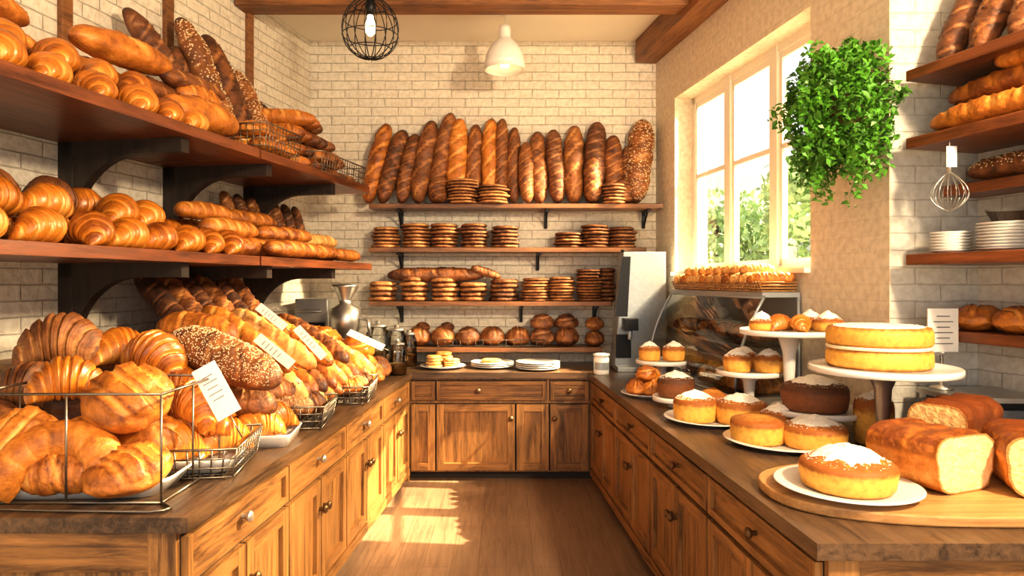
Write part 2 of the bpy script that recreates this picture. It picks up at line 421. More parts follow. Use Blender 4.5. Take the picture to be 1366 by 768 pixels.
BOU = {
 'gold': [boule_mesh('boule_gold', mat=M_gold), boule_mesh('boule_gold2', mat=M_gold, mode='slash', seed=3), boule_mesh('boule_gold3', mat=M_crois, mode='spiral', seed=4, h=0.7)],
 'brown': [boule_mesh('boule_brown', mat=M_brown, mode='cross', seed=5, h=0.75), boule_mesh('boule_brown2', mat=M_brown, mode='slash', seed=6, h=0.75), boule_mesh('boule_brown3', mat=M_rye, mode='spiral', seed=8, h=0.75)],
}
def bagp(name, p0, p1, w, kind='gold', up=(0, 0, 1), parent=None, lib=None, roll=0.0, vi=None):
    lib = lib or BAG
    lst = lib[kind]; me = lst[rnd.randrange(len(lst)) if vi is None else vi]
    dims = (0.6, 0.1) if lib is BAG else {'gold': (0.4, 0.16), 'brown': (0.4, 0.16), 'seed': (0.55, 0.2), 'smooth': (0.45, 0.18)}[kind]
    p0, p1 = V(p0), V(p1); x = (p1 - p0); L = x.length; x.normalize()
    u = V(up); z = (u - x * u.dot(x)).normalized(); y = z.cross(x)
    R_ = Matrix((x, y, z)).transposed() @ Matrix.Rotation(roll, 3, 'X')
    S = Matrix.Diagonal((L / dims[0], w / dims[1], w / dims[1]))
    M = Matrix.Translation((p0 + p1) / 2) @ (R_ @ S).to_4x4()
    return inst(name, me, M, parent)
def cro(name, p, rz=0, s=1.0, parent=None, me=None, tilt=(0, 0)):
    me = me or CRO[rnd.randrange(3)]
    M = Matrix.Translation(V(p)) @ Matrix.Rotation(rz, 4, 'Z') @ Matrix.Rotation(tilt[0], 4, 'X') @ Matrix.Rotation(tilt[1], 4, 'Y') @ Matrix.Scale(s, 4)
    return inst(name, me, M, parent)
def bou(name, p, r, kind='gold', parent=None, tilt=(0, 0), vi=None, sz=1.0, sx=1.0):
    me = BOU[kind][rnd.randrange(3) if vi is None else vi]
    M = Matrix.Translation(V(p)) @ Matrix.Rotation(tilt[0], 4, 'X') @ Matrix.Rotation(tilt[1], 4, 'Y') @ Matrix.Rotation(rnd.uniform(0, 6.28), 4, 'Z') @ Matrix.Diagonal((r / 0.1 * sx, r / 0.1, r / 0.1 * sz, 1))
    return inst(name, me, M, parent)

# ------------------------------------------------------------------ room shell
CZ = 3.89
def wallbox(name, F, parts, mat):
    mb = MB()
    for lo, hi in parts: mb.b2(lo, hi)
    return mb.build(name, [mat], world=F.copy())
wallbox('wall_back', Matrix.Translation((0, 6.3, 0)), [((-2.3, 0, 0), (1.75, 0.2, CZ))], M_brick)
wallbox('wall_left', FL, [((0, -0.2, 0), (8.0, 0, CZ))], M_brick)
S0, S1, ZB, ZT = 0.445, 2.427, 1.70, 3.24
wallbox('wall_right_window', FR, [((0, 0, 0), (S0, 0.3, CZ)), ((S1, 0, 0), (3.07, 0.3, CZ)), ((S0, 0, 0), (S1, 0.3, ZB)), ((S0, 0, ZT), (S1, 0.3, CZ))], M_plaster)
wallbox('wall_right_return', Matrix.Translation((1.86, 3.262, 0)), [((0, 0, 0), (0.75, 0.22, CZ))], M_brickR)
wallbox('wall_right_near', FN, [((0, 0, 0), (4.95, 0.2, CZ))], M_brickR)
poly = [(-1.95, 6.45), (-3.5, -1.55), (3.75, -1.55), (2.45, 3.45), (2.0, 3.5), (1.55, 6.45)]
mb = MB(); mb.prism(poly, -0.1, 0.0); mb.build('floor', [M_floor], world=Matrix())
mb = MB(); mb.prism(poly, CZ, CZ + 0.12); mb.build('ceiling', [M_ceil], world=Matrix())
mb = MB(); mb.b2((-2.05, 5.1, 3.74), (1.48, 5.3, CZ)); mb.b2((-2.6, 2.2, 3.74), (1.9, 2.4, CZ)); mb.build('trim_ceiling_beams', [M_beam], world=Matrix(), bevel=0.006)
mb = MB(); mb.b2((0.0, -0.2, 3.68), (3.05, 0, CZ)); mb.build('trim_wall_beam', [M_beam], world=FR.copy(), bevel=0.006)
for i, s in enumerate((1.02, 1.95, 2.75)):
    mb = MB(); mb.b2((s - 0.035, 0.0, 2.46), (s + 0.035, 0.035, CZ)); mb.build('trim_%d' % (i + 1), [M_beam], world=FL.copy(), bevel=0.004)
# window
mb = MB(); y0, y1 = 0.16, 0.22
w = 0.055
mb.b2((S0, y0, ZB), (S0 + w, y1, ZT)); mb.b2((S1 - w, y0, ZB), (S1, y1, ZT)); mb.b2((S0, y0, ZB), (S1, y1, ZB + w)); mb.b2((S0, y0, ZT - w), (S1, y1, ZT))
n_ = 3; seg = (S1 - S0) / n_
for i in range(1, n_):
    x = S0 + seg * i; mb.b2((x - 0.045, y0 - 0.01, ZB), (x + 0.045, y1, ZT))
zt = 2.55
for i in range(n_):
    a = S0 + seg * i + 0.03; b = a + seg - 0.06
    for (z0, z1) in ((ZB + 0.05, ZB + 0.1), (ZT - 0.1, ZT - 0.05), (zt - 0.018, zt + 0.018)):
        mb.b2((a, y0 + 0.01, z0), (b, y1 - 0.01, z1))
    for x in (a + 0.03, b - 0.03): mb.b2((x - 0.02, y0 + 0.01, ZB + 0.05), (x + 0.02, y1 - 0.01, ZT - 0.05))
mb.b2((S0 - 0.0, -0.04, ZB), (S1, y0, ZB + 0.03))
mb.b2((S0 + 0.02, 0.185, ZB + 0.02), (S1 - 0.02, 0.19, ZT - 0.02), 1)
mb.build('window_1', [M_frame, M_glass], world=FR.copy())

# ------------------------------------------------------------------ outside
mb = MB(); mb.b2((-12, -12, -0.16), (30, 40, -0.12)); mb.build('ground', [M_ground], world=Matrix())
def tree(x, y, h, r, n, seed):
    rr = random.Random(seed); mb = MB()
    mb.tube([(x, y, -0.12), (x + 0.05, y, h * 0.4), (x - 0.05, y + 0.1, h * 0.75)], 0.12, 1, 8)
    cl = [(rr.uniform(-1, 1) * r * 0.7, rr.uniform(-1, 1) * r * 0.7, h * 0.62 + rr.uniform(-1, 1) * r * 0.85, r * rr.uniform(0.35, 0.6)) for _ in range(16)]
    for _ in range(n):
        c = cl[rr.randrange(16)]; d = V((rr.gauss(0, 1), rr.gauss(0, 1), rr.gauss(0, 1))).normalized() * c[3] * rr.uniform(0.7, 1)
        p = V((x + c[0], y + c[1], c[2])) + d
        a = V((rr.gauss(0, 1), rr.gauss(0, 1), rr.gauss(0, 1))).normalized() * 0.1; b = a.cross(V((rr.gauss(0, 1), rr.gauss(0, 1), 0.4))).normalized() * 0.05
        mb.add([p - a, p + b, p + a, p - b], [(0, 1, 2, 3)], 0, smooth=False)
    mb.build('tree', [M_leafo, M_bark])
tree(5.3, 10.5, 3.6, 1.2, 3500, 1); tree(4.7, 15.0, 4.0, 1.3, 3000, 2); tree(8.0, 14.0, 5.4, 1.9, 4500, 3)
mb = MB(); mb.b2((3.2, 19.0, -0.12), (12.5, 19.4, 4.6))
for i in range(4): mb.b2((4.0 + i * 2.1, 18.96, 1.2), (5.0 + i * 2.1, 19.0, 3.0), 1)
mb.build('neighbouring_building', [M_facade, M_grey], world=Matrix())

# ------------------------------------------------------------------ shelves
def long_shelf_left(name, s0, s1, z, arms):
    mb = MB(); mb.b2((s0, 0.0, z - 0.055), (s1, 0.8, z))
    for s in arms:
        mb.b2((s - 0.03, 0.0, z - 0.62), (s + 0.03, 0.09, z - 0.055), 1)
        mb.b2((s - 0.03, 0.0, z - 0.13), (s + 0.03, 0.74, z - 0.055), 1)
        pr = []
        for i in range(13):
            a = math.pi / 2 * i / 12
            pr.append((0.09 + 0.38 * (1 - math.sin(a)), z - 0.13 - 0.38 * (1 - math.cos(a))))
        ring = [(0.09, z - 0.13)] + [(a, b) for a, b in pr]
        n = len(ring)
        vs = [(s - 0.028, a, b) for a, b in ring] + [(s + 0.028, a, b) for a, b in ring]
        fs = [tuple(range(n)), tuple(range(2 * n - 1, n - 1, -1))] + [(i, n + i, n + (i + 1) % n, (i + 1) % n) for i in range(n)]
        mb.add(vs, fs, 1, smooth=False)
    return mb.build(name, [M_shelf, M_brk], world=FL.copy(), bevel=0.004)
ZU, ZL = 2.44, 1.80
long_shelf_left('wooden_shelf', 2.16, 4.9, ZU, (2.75, 4.0))
long_shelf_left('wooden_shelf', 0.50, 2.14, ZU, (1.05, 1.95))
long_shelf_left('wooden_shelf', 2.16, 4.9, ZL, (2.75, 4.0))
long_shelf_left('wooden_shelf', 0.45, 2.14, ZL, (1.05, 1.95))
BZ = [2.34, 1.95, 1.47, 1.06]; BX = [(-1.22, 1.40), (-1.22, 1.25), (-1.22, 0.94), (-1.05, 0.86)]
for z, (x0, x1) in zip(BZ, BX):
    mb = MB(); mb.b2((x0, 6.0, z - 0.04), (x1, 6.298, z))
    for x in (x0 + 0.25, (x0 + x1) / 2 + 0.28, x1 - 0.12):
        if z < 1.2: continue
        mb.b2((x - 0.015, 6.27, z - 0.2), (x + 0.015, 6.298, z - 0.04), 1); mb.b2((x - 0.015, 6.06, z - 0.065), (x + 0.015, 6.298, z - 0.04), 1)
        mb.tube([(x, 6.27, z - 0.19), (x, 6.2, z - 0.13), (x, 6.1, z - 0.06)], 0.010, 1)
    mb.build('wooden_shelf', [M_shelfD, M_black], bevel=0.003)
RZ = [(2.63, 0.43, 0.03), (2.315, 0.43, 0.03), (2.10, 0.22, 0.03), (1.775, 0.43, 0.03), (1.42, 0.24, 0.03)]
for z, d, t in RZ:
    mb = MB(); mb.b2((0.0, -d, z - 0.05), (2.6, 0, z))
    for s in (0.6, 1.8):
        mb.b2((s - 0.02, -0.03, z - 0.18), (s + 0.02, 0, z - 0.05), 1); mb.b2((s - 0.02, -d * 0.8, z - 0.08), (s + 0.02, 0, z - 0.05), 1)
    mb.build('wooden_shelf', [M_shelf, M_brk], world=FN.copy(), bevel=0.004)

# ------------------------------------------------------------------ counters
def door(mb, x0, x1, z0, z1, y, kx=None, kz=None, drawer=False, km=3):
    g = 0.007; x0 += g; x1 -= g; z0 += g; z1 -= g; w = 0.06 if not drawer else 0.03
    t = 0.026
    mb.b2((x0, y - t, z0), (x0 + w, y, z1), 0); mb.b2((x1 - w, y - t, z0), (x1, y, z1), 0)
    mb.b2((x0 + w, y - t, z0), (x1 - w, y, z0 + w), 1); mb.b2((x0 + w, y - t, z1 - w), (x1 - w, y, z1), 1)
    mb.b2((x0 + w, y - 0.008, z0 + w), (x1 - w, y, z1 - w), 1 if drawer else 0)
    mb.b2((x0 - g, y - 0.0015, z0 - g), (x0, y, z1 + g), 2); mb.b2((x1, y - 0.0015, z0 - g), (x1 + g, y, z1 + g), 2)
    mb.b2((x0, y - 0.0015, z1), (x1, y, z1 + g), 2); mb.b2((x0, y - 0.0015, z0 - g), (x1, y, z0), 2)
    if kx is not None:
        M0 = mb.M.copy(); mb.M = M0 @ Matrix.Translation((kx, y - (0.008 if drawer else t), kz)) @ Matrix.Rotation(math.pi / 2, 4, 'X')
        mb.lathe([(0.0005, 0), (0.011, 0), (0.009, 0.014), (0.02, 0.026), (0.022, 0.034), (0.014, 0.042), (0.0005, 0.044)], mat=km, n=16)
        mb.M = M0
CM = lambda topm: [M_woodZ, M_woodY, M_dark, M_knob, topm, M_brass, M_woodX]
def end_panel(mb, xa, xb, y):
    mb.M = Matrix.Translation((0, y, 0)); m_ = (xa + xb) / 2
    mb.b2((xa, -0.025, 0.1), (xa + 0.09, 0, 0.85), 0); mb.b2((xb - 0.09, -0.025, 0.1), (xb, 0, 0.85), 0)
    mb.b2((xa + 0.09, -0.025, 0.72), (xb - 0.09, 0, 0.85), 6); mb.b2((xa + 0.09, -0.025, 0.1), (xb - 0.09, 0, 0.2), 6)
    mb.b2((m_ - 0.04, -0.025, 0.2), (m_ + 0.04, 0, 0.72), 0)
    mb.M = Matrix()
# left counter
mb = MB()
near, far = (-1.01, 2.14), (-0.775, 5.55)
mb.prism([near, far, (-1.97, 5.55), (-2.65, 2.14)], 0.85, 0.90, 4)
n2 = (-1.055, 2.18); f2 = (-0.82, 5.55)
mb.prism([n2, f2, (-1.97, 5.55), (-2.64, 2.18)], 0.10, 0.85, 0)
mb.prism([(-1.115, 2.23), (-0.88, 5.55), (-1.97, 5.55), (-2.62, 2.23)], 0.0, 0.10, 2)
L = math.dist(n2, f2); mb.M = frame(n2, (f2[0] - n2[0], f2[1] - n2[1])); W = L / 4
for i in range(4):
    a = i * W; b = a + W
    door(mb, a, b, 0.66, 0.83, 0, (a + b) / 2, 0.745, True)
    door(mb, a, (a + b) / 2, 0.12, 0.65, 0, (a + b) / 2 - 0.03, 0.5, km=5)
    door(mb, (a + b) / 2, b, 0.12, 0.65, 0, (a + b) / 2 + 0.03, 0.5, km=5)
mb.b2((0, -0.03, 0.06), (L, 0, 0.115), 1)
end_panel(mb, -2.63, -1.055, 2.18)
mb.build('base_cabinet_counter', CM(M_topY), world=Matrix(), bevel=0.004)
# right counter: footprint follows window wall and return wall
mb = MB()
near, far = (0.89, 1.93), (0.675, 5.55)
wp = [(1.50, 5.55), (1.845, 3.25), (2.27, 3.25)]
mb.prism([far, near, (2.62, 1.93), wp[2], wp[1], wp[0]], 0.85, 0.90, 4)
n2 = (0.935, 1.98); f2 = (0.72, 5.55)
mb.prism([f2, n2, (2.60, 1.98), wp[2], wp[1], wp[0]], 0.10, 0.85, 0)
mb.prism([(0.78, 5.55), (0.99, 2.04), (2.58, 2.04), wp[2], wp[1], wp[0]], 0.0, 0.10, 2)
L = math.dist(n2, f2); mb.M = frame(f2, (n2[0] - f2[0], n2[1] - f2[1])); W = L / 4
for i in range(4):
    a = i * W; b = a + W
    door(mb, a, b, 0.66, 0.83, 0, (a + b) / 2, 0.745, True, km=5)
    door(mb, a, (a + b) / 2, 0.12, 0.65, 0, (a + b) / 2 - 0.03, 0.5, km=5)
    door(mb, (a + b) / 2, b, 0.12, 0.65, 0, (a + b) / 2 + 0.03, 0.5, km=5)
mb.b2((0, -0.03, 0.06), (L, 0, 0.115), 1)
end_panel(mb, 0.935, 2.6, 1.98)
mb.build('base_cabinet_counter', CM(M_topY), world=Matrix(), bevel=0.004)
# back counter
mb = MB()
mb.prism([(-1.97, 5.552), (1.50, 5.552), (1.395, 6.298), (-1.82, 6.298)], 0.85, 0.90, 4)
mb.b2((-0.80, 5.60, 0.07), (0.72, 6.29, 0.85), 0); mb.b2((-0.8, 5.66, 0), (0.72, 6.29, 0.07), 2)
mb.prism([(-1.95, 5.56), (-0.80, 5.56), (-0.80, 6.29), (-1.8, 6.29)], 0, 0.85, 0); mb.prism([(0.72, 5.56), (1.48, 5.56), (1.38, 6.29), (0.72, 6.29)], 0, 0.85, 0)
mb.M = Matrix.Translation((0, 5.60, 0))
xs = [-0.79, -0.58, 0.08, 0.36, 0.69]
door(mb, xs[0], xs[1], 0.66, 0.83, 0, None, None, True); door(mb, xs[1], 0.34, 0.66, 0.83, 0, -0.23, 0.745, True, km=5); door(mb, 0.36, xs[4], 0.66, 0.83, 0, 0.52, 0.745, True, km=5)
door(mb, xs[0], xs[1], 0.08, 0.64, 0); door(mb, xs[1], xs[2], 0.08, 0.64, 0, 0.04, 0.52, km=5); door(mb, xs[2], xs[3], 0.08, 0.64, 0); door(mb, xs[3], xs[4], 0.08, 0.64, 0, 0.40, 0.52, km=5)
mb.M = Matrix()
mb.build('back_base_cabinet', [M_woodZ, M_woodX, M_dark, M_knob, M_top, M_brass], world=Matrix(), bevel=0.004)

# ------------------------------------------------------------------ tableware helpers
def plate(name, x, y, z, r, parent=None):
    mb = MB(); mb.lathe([(0.0005, 0), (r * 0.6, 0), (r * 0.62, 0.004), (r * 0.98, 0.022), (r, 0.026), (r * 0.97, 0.028), (r * 0.6, 0.010), (0.0005, 0.009)], (x, y, z), n=56)
    return mb.build(name, [M_white], parent=parent)
def cake_stand(name, x, y, z, r, h, steel=False):
    mb = MB(); fr = r * 0.33
    mb.lathe([(0.0005, 0), (fr, 0), (fr, 0.008), (fr * 0.55, 0.02), (0.022, min(0.06, h * .3)), (0.026, h * 0.4), (0.035, h * 0.75), (0.06, h - 0.035), (r * 0.5, h - 0.028), (0.0005, h - 0.027)], (x, y, z), 1 if steel else 0, n=48)
    mb.lathe([(0.0005, h - 0.026), (r * 0.96, h - 0.026), (r, h - 0.022), (r, h - 0.004), (r * 0.985, h + 0.004), (r * 0.95, h), (0.0005, h)], (x, y, z), 0, n=64)
    return mb.build(name, [M_white, M_steel])
def cake(name, x, y, z, r, h, mat=None, sugar=1, dome=0.02, layers=False):
    mb = MB(); mat = mat or M_cake; sd = rnd.uniform(0, 50)
    if layers:
        h2 = h * 0.46
        for k, z0 in enumerate((0, h * 0.54)):
            pr = [(0.0005, z0), (r * 0.95, z0), (r, z0 + 0.012), (r, z0 + h2 - 0.02), (r * 0.96, z0 + h2), (r * 0.6, z0 + h2 + 0.003), (0.0005, z0 + h2 + 0.004)]
            mb.lathe(pr, (x, y, z), 0, 56, [0.5, 0.1, 0.45, 0.5, 0.05, 0.5, 0.5], 0.015, sd)
        mb.lathe([(r * 0.9, h2), (r * 0.99, h2), (r * 1.01, h * 0.5), (r * 0.99, h * 0.54), (r * 0.9, h * 0.54)], (x, y, z), 1, 56)
    else:
        pr = [(0.0005, 0), (r * 0.9, 0), (r * 0.94, 0.008), (r * 0.985, h * 0.45), (r, h * 0.7), (r * 1.0, h * 0.8), (r * 0.96, h * 0.94), (r * 0.88, h), (r * 0.5, h + dome), (0.0005, h + dome * 1.2)]
        mb.lathe(pr, (x, y, z), 0, 64, [0.5, 0.2, 0.40, 0.52, 0.40, 0.05, -0.15, 0.0, 0.15, 0.3], 0.03, sd)
    if sugar:
        top = z; q_ = {1: .72, 2: .86}[sugar]; rr = r * q_
        n, k = 96, 14; vs = []; fs = []
        for j in range(n):
            a = 2 * math.pi * j / n
            for i in range(k):
                q = i / (k - 1)
                nn = noise.noise(V((math.cos(a) * 2.5 + sd, math.sin(a) * 2.5, 0))) + .7 * noise.noise(V((math.cos(a) * 10 + sd, math.sin(a) * 10, 3)))
                w_ = rr * q * (1 + (.20 if sugar == 1 else .07) * nn * q)
                f_ = w_ / r
                if layers: base = h + 0.0045
                elif f_ < .5: base = h + dome * (1.2 - .4 * f_)
                else: base = h + dome * max(0, 1 - (f_ - .5) / .38)
                lump = (0.020 if sugar == 1 else 0.004) * (1 - q) ** 1.3
                zz = top + base + 0.002 + lump * (1 + 0.7 * noise.noise(V((w_ * math.cos(a) * 45, w_ * math.sin(a) * 45, sd)))) - (0.006 if i == k - 1 else 0)
                vs.append((x + w_ * math.cos(a), y + w_ * math.sin(a), zz))
        for j in range(n):
            q = (j + 1) % n
            for i in range(k - 1): fs.append((j * k + i, j * k + i + 1, q * k + i + 1, q * k + i))
        mb.add(vs, fs, 2)
        rr_ = random.Random(int(sd * 100))
        for _ in range(140):   # loose sugar specks around the dusting
            a = rr_.uniform(0, 6.28); w_ = rr * rr_.uniform(.95, 1.28)
            if w_ > r * .9: continue
            f_ = w_ / r
            base = h + 0.005 if layers else h + dome * (max(0, 1 - (f_ - .5) / .38) if f_ > .5 else 1)
            p = V((x + w_ * math.cos(a), y + w_ * math.sin(a), top + base + .001)); q = rr_.uniform(.0015, .004)
            mb.add([p + V((-q, 0, 0)), p + V((0, -q, 0)), p + V((q, 0, 0)), p + V((0, q, 0)), p + V((0, 0, q * .7))], [(0, 1, 4), (1, 2, 4), (2, 3, 4), (3, 0, 4)], 2)
    return mb.build(name, [mat, M_cream, M_sugar])
def wire_basket(name, M, w, d, h, nx=7, ny=5, nz=2, r=0.004, flare=0.03, mat=None):
    mb = MB(); mb.M = M
    def rect(a, b, z):
        return [(-a, -b, z), (a, -b, z), (a, b, z), (-a, b, z)]
    for k in range(nz + 1):
        q = k / nz; f = flare * q
        P = rect(w / 2 + f, d / 2 + f, 0.006 + h * q)
        for i in range(4): mb.tube([P[i], P[(i + 1) % 4]], r * (1.5 if k == nz else 1), 0)
    for i in range(nx + 1):
        x = -w / 2 + w * i / nx; xf = x * (1 + 2 * flare / w)
        mb.tube([(xf, -d / 2 - flare, 0.006 + h), (x, -d / 2, 0.006), (x, d / 2, 0.006), (xf, d / 2 + flare, 0.006 + h)], r, 0)
    for i in range(ny + 1):
        y = -d / 2 + d * i / ny; yf = y * (1 + 2 * flare / d)
        mb.tube([(-w / 2 - flare, yf, 0.006 + h), (-w / 2, y, 0.006), (w / 2, y, 0.006), (w / 2 + flare, yf, 0.006 + h)], r, 0)
    return mb.build(name, [mat or M_wire])
def dish(name, M, w, d, h):
    mb = MB(); mb.M = M
    def ring(a, b, z, n=10):
        pts = []; rad = min(a, b) * 0.35
        for cx, cy, a0 in ((a - rad, b - rad, 0), (-a + rad, b - rad, 90), (-a + rad, -b + rad, 180), (a - rad, -b + rad, 270)):
            for i in range(n):
                t = math.radians(a0 + 90 * i / (n - 1)); pts.append((cx + rad * math.cos(t), cy + rad * math.sin(t), z))
        return pts
    rs = [ring(w / 2 * .85, d / 2 * .85, 0), ring(w / 2 * .96, d / 2 * .96, h * .8), ring(w / 2, d / 2, h), ring(w / 2 * .97, d / 2 * .97, h + .003), ring(w / 2 * .92, d / 2 * .92, h * .8), ring(w / 2 * .82, d / 2 * .82, 0.008)]
    n = len(rs[0]); vs = [p for r_ in rs for p in r_]; fs = []
    for k in range(len(rs) - 1):
        for i in range(n): fs.append((k * n + i, k * n + (i + 1) % n, (k + 1) * n + (i + 1) % n, (k + 1) * n + i))
    fs.append(tuple(range(n))[::-1]); fs.append(tuple((len(rs) - 1) * n + i for i in range(n)))
    mb.add(vs, fs, 0)
    return mb.build(name, [M_white])
def TZ(x, y, z, rz=0): return Matrix.Translation((x, y, z)) @ Matrix.Rotation(math.radians(rz), 4, 'Z')
def tag(name, p, w, h, rx, ry, rz, stem=0.1):
    mb = MB(); mb.M = Matrix.Translation(p) @ Matrix.Rotation(math.radians(rz), 4, 'Z') @ Matrix.Rotation(math.radians(rx), 4, 'X') @ Matrix.Rotation(math.radians(ry), 4, 'Y')
    mb.box((0, 0, 0), (w, 0.003, h), 0)
    for i in range(5):
        ww = w * (0.6 if i % 2 else 0.45); mb.box((-w * 0.05, -0.002, h * (0.3 - 0.11 * i)), (ww, 0.001, h * 0.014), 1)
    mb.tube([(0, 0.003, -h * 0.3), (0, 0.004, -h * 0.5 - stem)], 0.003, 2)
    return mb.build(name, [M_card, M_ink, M_wire])

# ------------------------------------------------------------------ BACK shelf goods
px = 0.00672
def X_(p): return (p - 675) * px
tops = [(487, 512, 162, 25, 'gold'), (508, 533, 170, 25, 'brown'), (532, 551, 176, 22, 'brown'), (556, 573, 158, 27, 'brown'), (578, 598, 147, 24, 'brown'), (606, 611, 155, 28, 'gold'),
        (631, 633, 163, 22, 'brown'), (652, 654, 155, 22, 'gold'), (668, 670, 155, 20, 'brown'), (686, 686, 167, 19, 'brown'), (722, 716, 173, 25, 'brown'),
        (745, 740, 170, 25, 'rye'), (768, 768, 165, 27, 'brown'), (790, 801, 160, 30, 'rye'), (822, 822, 178, 26, 'brown'), (840, 843, 192, 20, 'rye'), (848, 864, 157, 36, 'seed')]
for i, (xb, xt, yt, wd, k) in enumerate(tops):
    zt_ = 1.65 + (375 - yt) * 6.15 / 900
    bagp('baguette', (X_(xb), 6.13, 2.355), (X_(xt), 6.235, zt_), wd * px, k, up=(0.3 * (i % 3 - 1), -1, 0.1), vi=(i % 3) if k in ('gold', 'brown') else None)
for xb, yt, wd in ((585, 235, 26), (703, 188, 20), (793, 208, 24), (833, 240, 24)):
    bagp('baguette', (X_(xb), 6.06, 2.35), (X_(xb - 1), 6.14, 1.65 + (375 - yt) * 6.1 / 900), wd * px, 'brown', up=(0, -1, 0.1))

def stack(name, x, y, z, r, h, n, seed, mat=M_cookie):
    mb = MB(); rr = random.Random(seed); th = h / n
    for i in range(n):
        ox, oy = rr.uniform(-1, 1) * r * 0.08, rr.uniform(-1, 1) * r * 0.06; q = r * rr.uniform(0.92, 1.05)
        b_ = rr.uniform(-0.15, 0.15)
        mb.lathe([(0.0005, 0), (q * 0.88, 0), (q * 0.98, th * 0.25), (q, th * 0.5), (q * 0.95, th * 0.8), (q * 0.8, th * 0.98), (q * 0.4, th * 1.02), (0.0005, th)],
                 (x + ox, y + oy, z + i * th), 0, 34, [0.3 + b_, 0.0 + b_, 0.25 + b_, 0.6 + b_, 0.3 + b_, 0.35 + b_, 0.5, 0.4], 0.16, rr.uniform(0, 99))
    mb.build(name, [mat])
for p in (617, 658): stack('cookie_stack', X_(p), 6.06, 2.34, 0.14, 0.22 if p == 617 else 0.17, 8 if p == 617 else 6, p)
stack('cookie_stack', X_(820), 6.07, 2.34, 0.11, 0.18, 6, 820)
for p, h in ((513, .19), (553, .22), (592, .22), (632, .22), (673, .20), (760, .14), (796, .21), (832, .19)):
    stack('cookie_stack', X_(p), 6.14, 1.95, 0.128, h, max(5, int(h / 0.03)), p)
for p, h in ((509, .18), (551, .22), (592, .21), (631, .17), (672, .20), (714, .21), (750, .22), (787, .29)):
    stack('cookie_stack', X_(p), 6.14, 1.47, 0.128 if p < 730 else 0.115, h, max(4, int(h / (0.04 if p < 700 else 0.026))), p + 3)
stack('cookie_stack', X_(808) + 0.03, 6.2, 1.47, 0.08, 0.3, 8, 77)
bagp('baguette', (X_(515), 6.1, 1.70), (X_(645), 6.12, 1.70), 0.15, 'brown', vi=0)
bagp('baguette', (X_(628), 6.07, 1.77), (X_(668), 6.1, 1.68), 0.09, 'brown')
for i, p in enumerate((557, 590, 624, 657, 691, 724, 757, 795)):
    r = 0.112 if p < 790 else 0.09
    bou('round_loaf', (X_(p), 6.14, 1.06), r, 'brown', vi=i % 3, sz=1.25)
    if i in (5, 6, 7): bou('round_loaf', (X_(p), 6.14, 1.06 + 0.145), r * 0.95, 'brown', sz=1.1)
    elif i in (0, 1): bou('round_loaf', (X_(p) + 0.03, 6.18, 1.06 + 0.13), r * 0.6, 'brown')
wire_basket('wire_basket', TZ(X_(655), 6.14, 1.062), 0.95, 0.24, 0.06, 14, 4, 1, 0.003, 0.005)
plate('plate', -0.55, 5.84, 0.90, 0.20)
for i, (dx, dy, h) in enumerate(((-0.07, -0.02, .10), (0.08, 0, .07), (0.0, 0.09, .12))): stack('cookie_stack', -0.55 + dx, 5.84 + dy, 0.912, 0.07, h, 4, 900 + i, M_pale)
for x, y, n in ((-0.12, 5.88, 3), (0.27, 5.75, 4)):
    mb = MB()
    for i in range(n):
        z = 0.90 + i * 0.016; r = 0.19
        mb.lathe([(0.0005, 0), (r * .6, 0), (r * .98, .018), (r, .022), (r * .97, .024), (r * .6, .010), (0.0005, .009)], (x, y, z), 0, 48)
    mb.build('plate_stack', [M_white])
stack('cookie_stack', -0.13, 5.88, 0.944, 0.09, 0.03, 2, 41, M_pale)
mb = MB(); mb.lathe([(0.0005, 0), (0.06, 0), (0.063, 0.01), (0.063, 0.13), (0.055, 0.145), (0.066, 0.15), (0.066, 0.165), (0.0005, 0.168)], (0.77, 5.45, 0.90), 0, 32)
mb.lathe([(0.0645, 0.04), (0.0645, 0.1)], (0.77, 5.45, 0.90), 1, 32); mb.build('ceramic_jar', [M_white, M_grey])

# ------------------------------------------------------------------ LEFT upper shelf goods
along = math.atan2(FL[1][0], FL[0][0])
P = empty('croissant_pile', WL(3.3, 0.6, ZU))
for i, s in enumerate((4.0, 3.74, 3.5, 3.26, 3.02, 2.8, 2.6)):
    cro('croissant_%d' % i, WL(s, 0.63, ZU), along + 1.2 + rnd.uniform(-.3, .3), 1.12, P)
for i, s in enumerate((3.88, 3.6, 3.35, 3.1, 2.88)):
    cro('croissant_b%d' % i, WL(s, 0.50, ZU + 0.115), along + 0.9 + rnd.uniform(-.4, .4), 1.1, P)
for i, s in enumerate((3.9, 3.6, 3.3, 3.0, 2.7)):
    cro('croissant_c%d' % i, WL(s, 0.34, ZU + 0.02), along + rnd.uniform(-.4, .4), 1.2, P)
P = empty('bread_loaf_pile', WL(3.0, 0.25, ZU))
def lay(s0, t0, s1, t1, z, w, k, lib=BAG, P=None, name='loaf', zs=ZU, dz=0, vi=None):
    bagp(name, WL(s0, t0, zs + z), WL(s1, t1, zs + z + dz), w, k, parent=P, lib=lib, vi=vi)
lay(3.9, .2, 3.3, .2, .10, .18, 'gold', BAT, P); lay(3.3, .22, 2.75, .2, .09, .18, 'brown', BAT, P); lay(2.75, .25, 2.2, .3, .1, .18, 'gold', BAT, P)
lay(3.7, .26, 3.1, .3, .24, .17, 'gold', BAT, P); lay(3.15, .3, 2.6, .28, .24, .18, 'smooth', BAT, P); lay(2.62, .3, 2.18, .36, .22, .16, 'gold', BAT, P)
lay(3.1, .38, 2.5, .46, .38, .19, 'smooth', BAT, P); lay(3.75, .3, 3.2, .25, .40, .16, 'gold', BAT, P); lay(2.85, .45, 2.35, .42, .22, .16, 'brown', BAT, P)
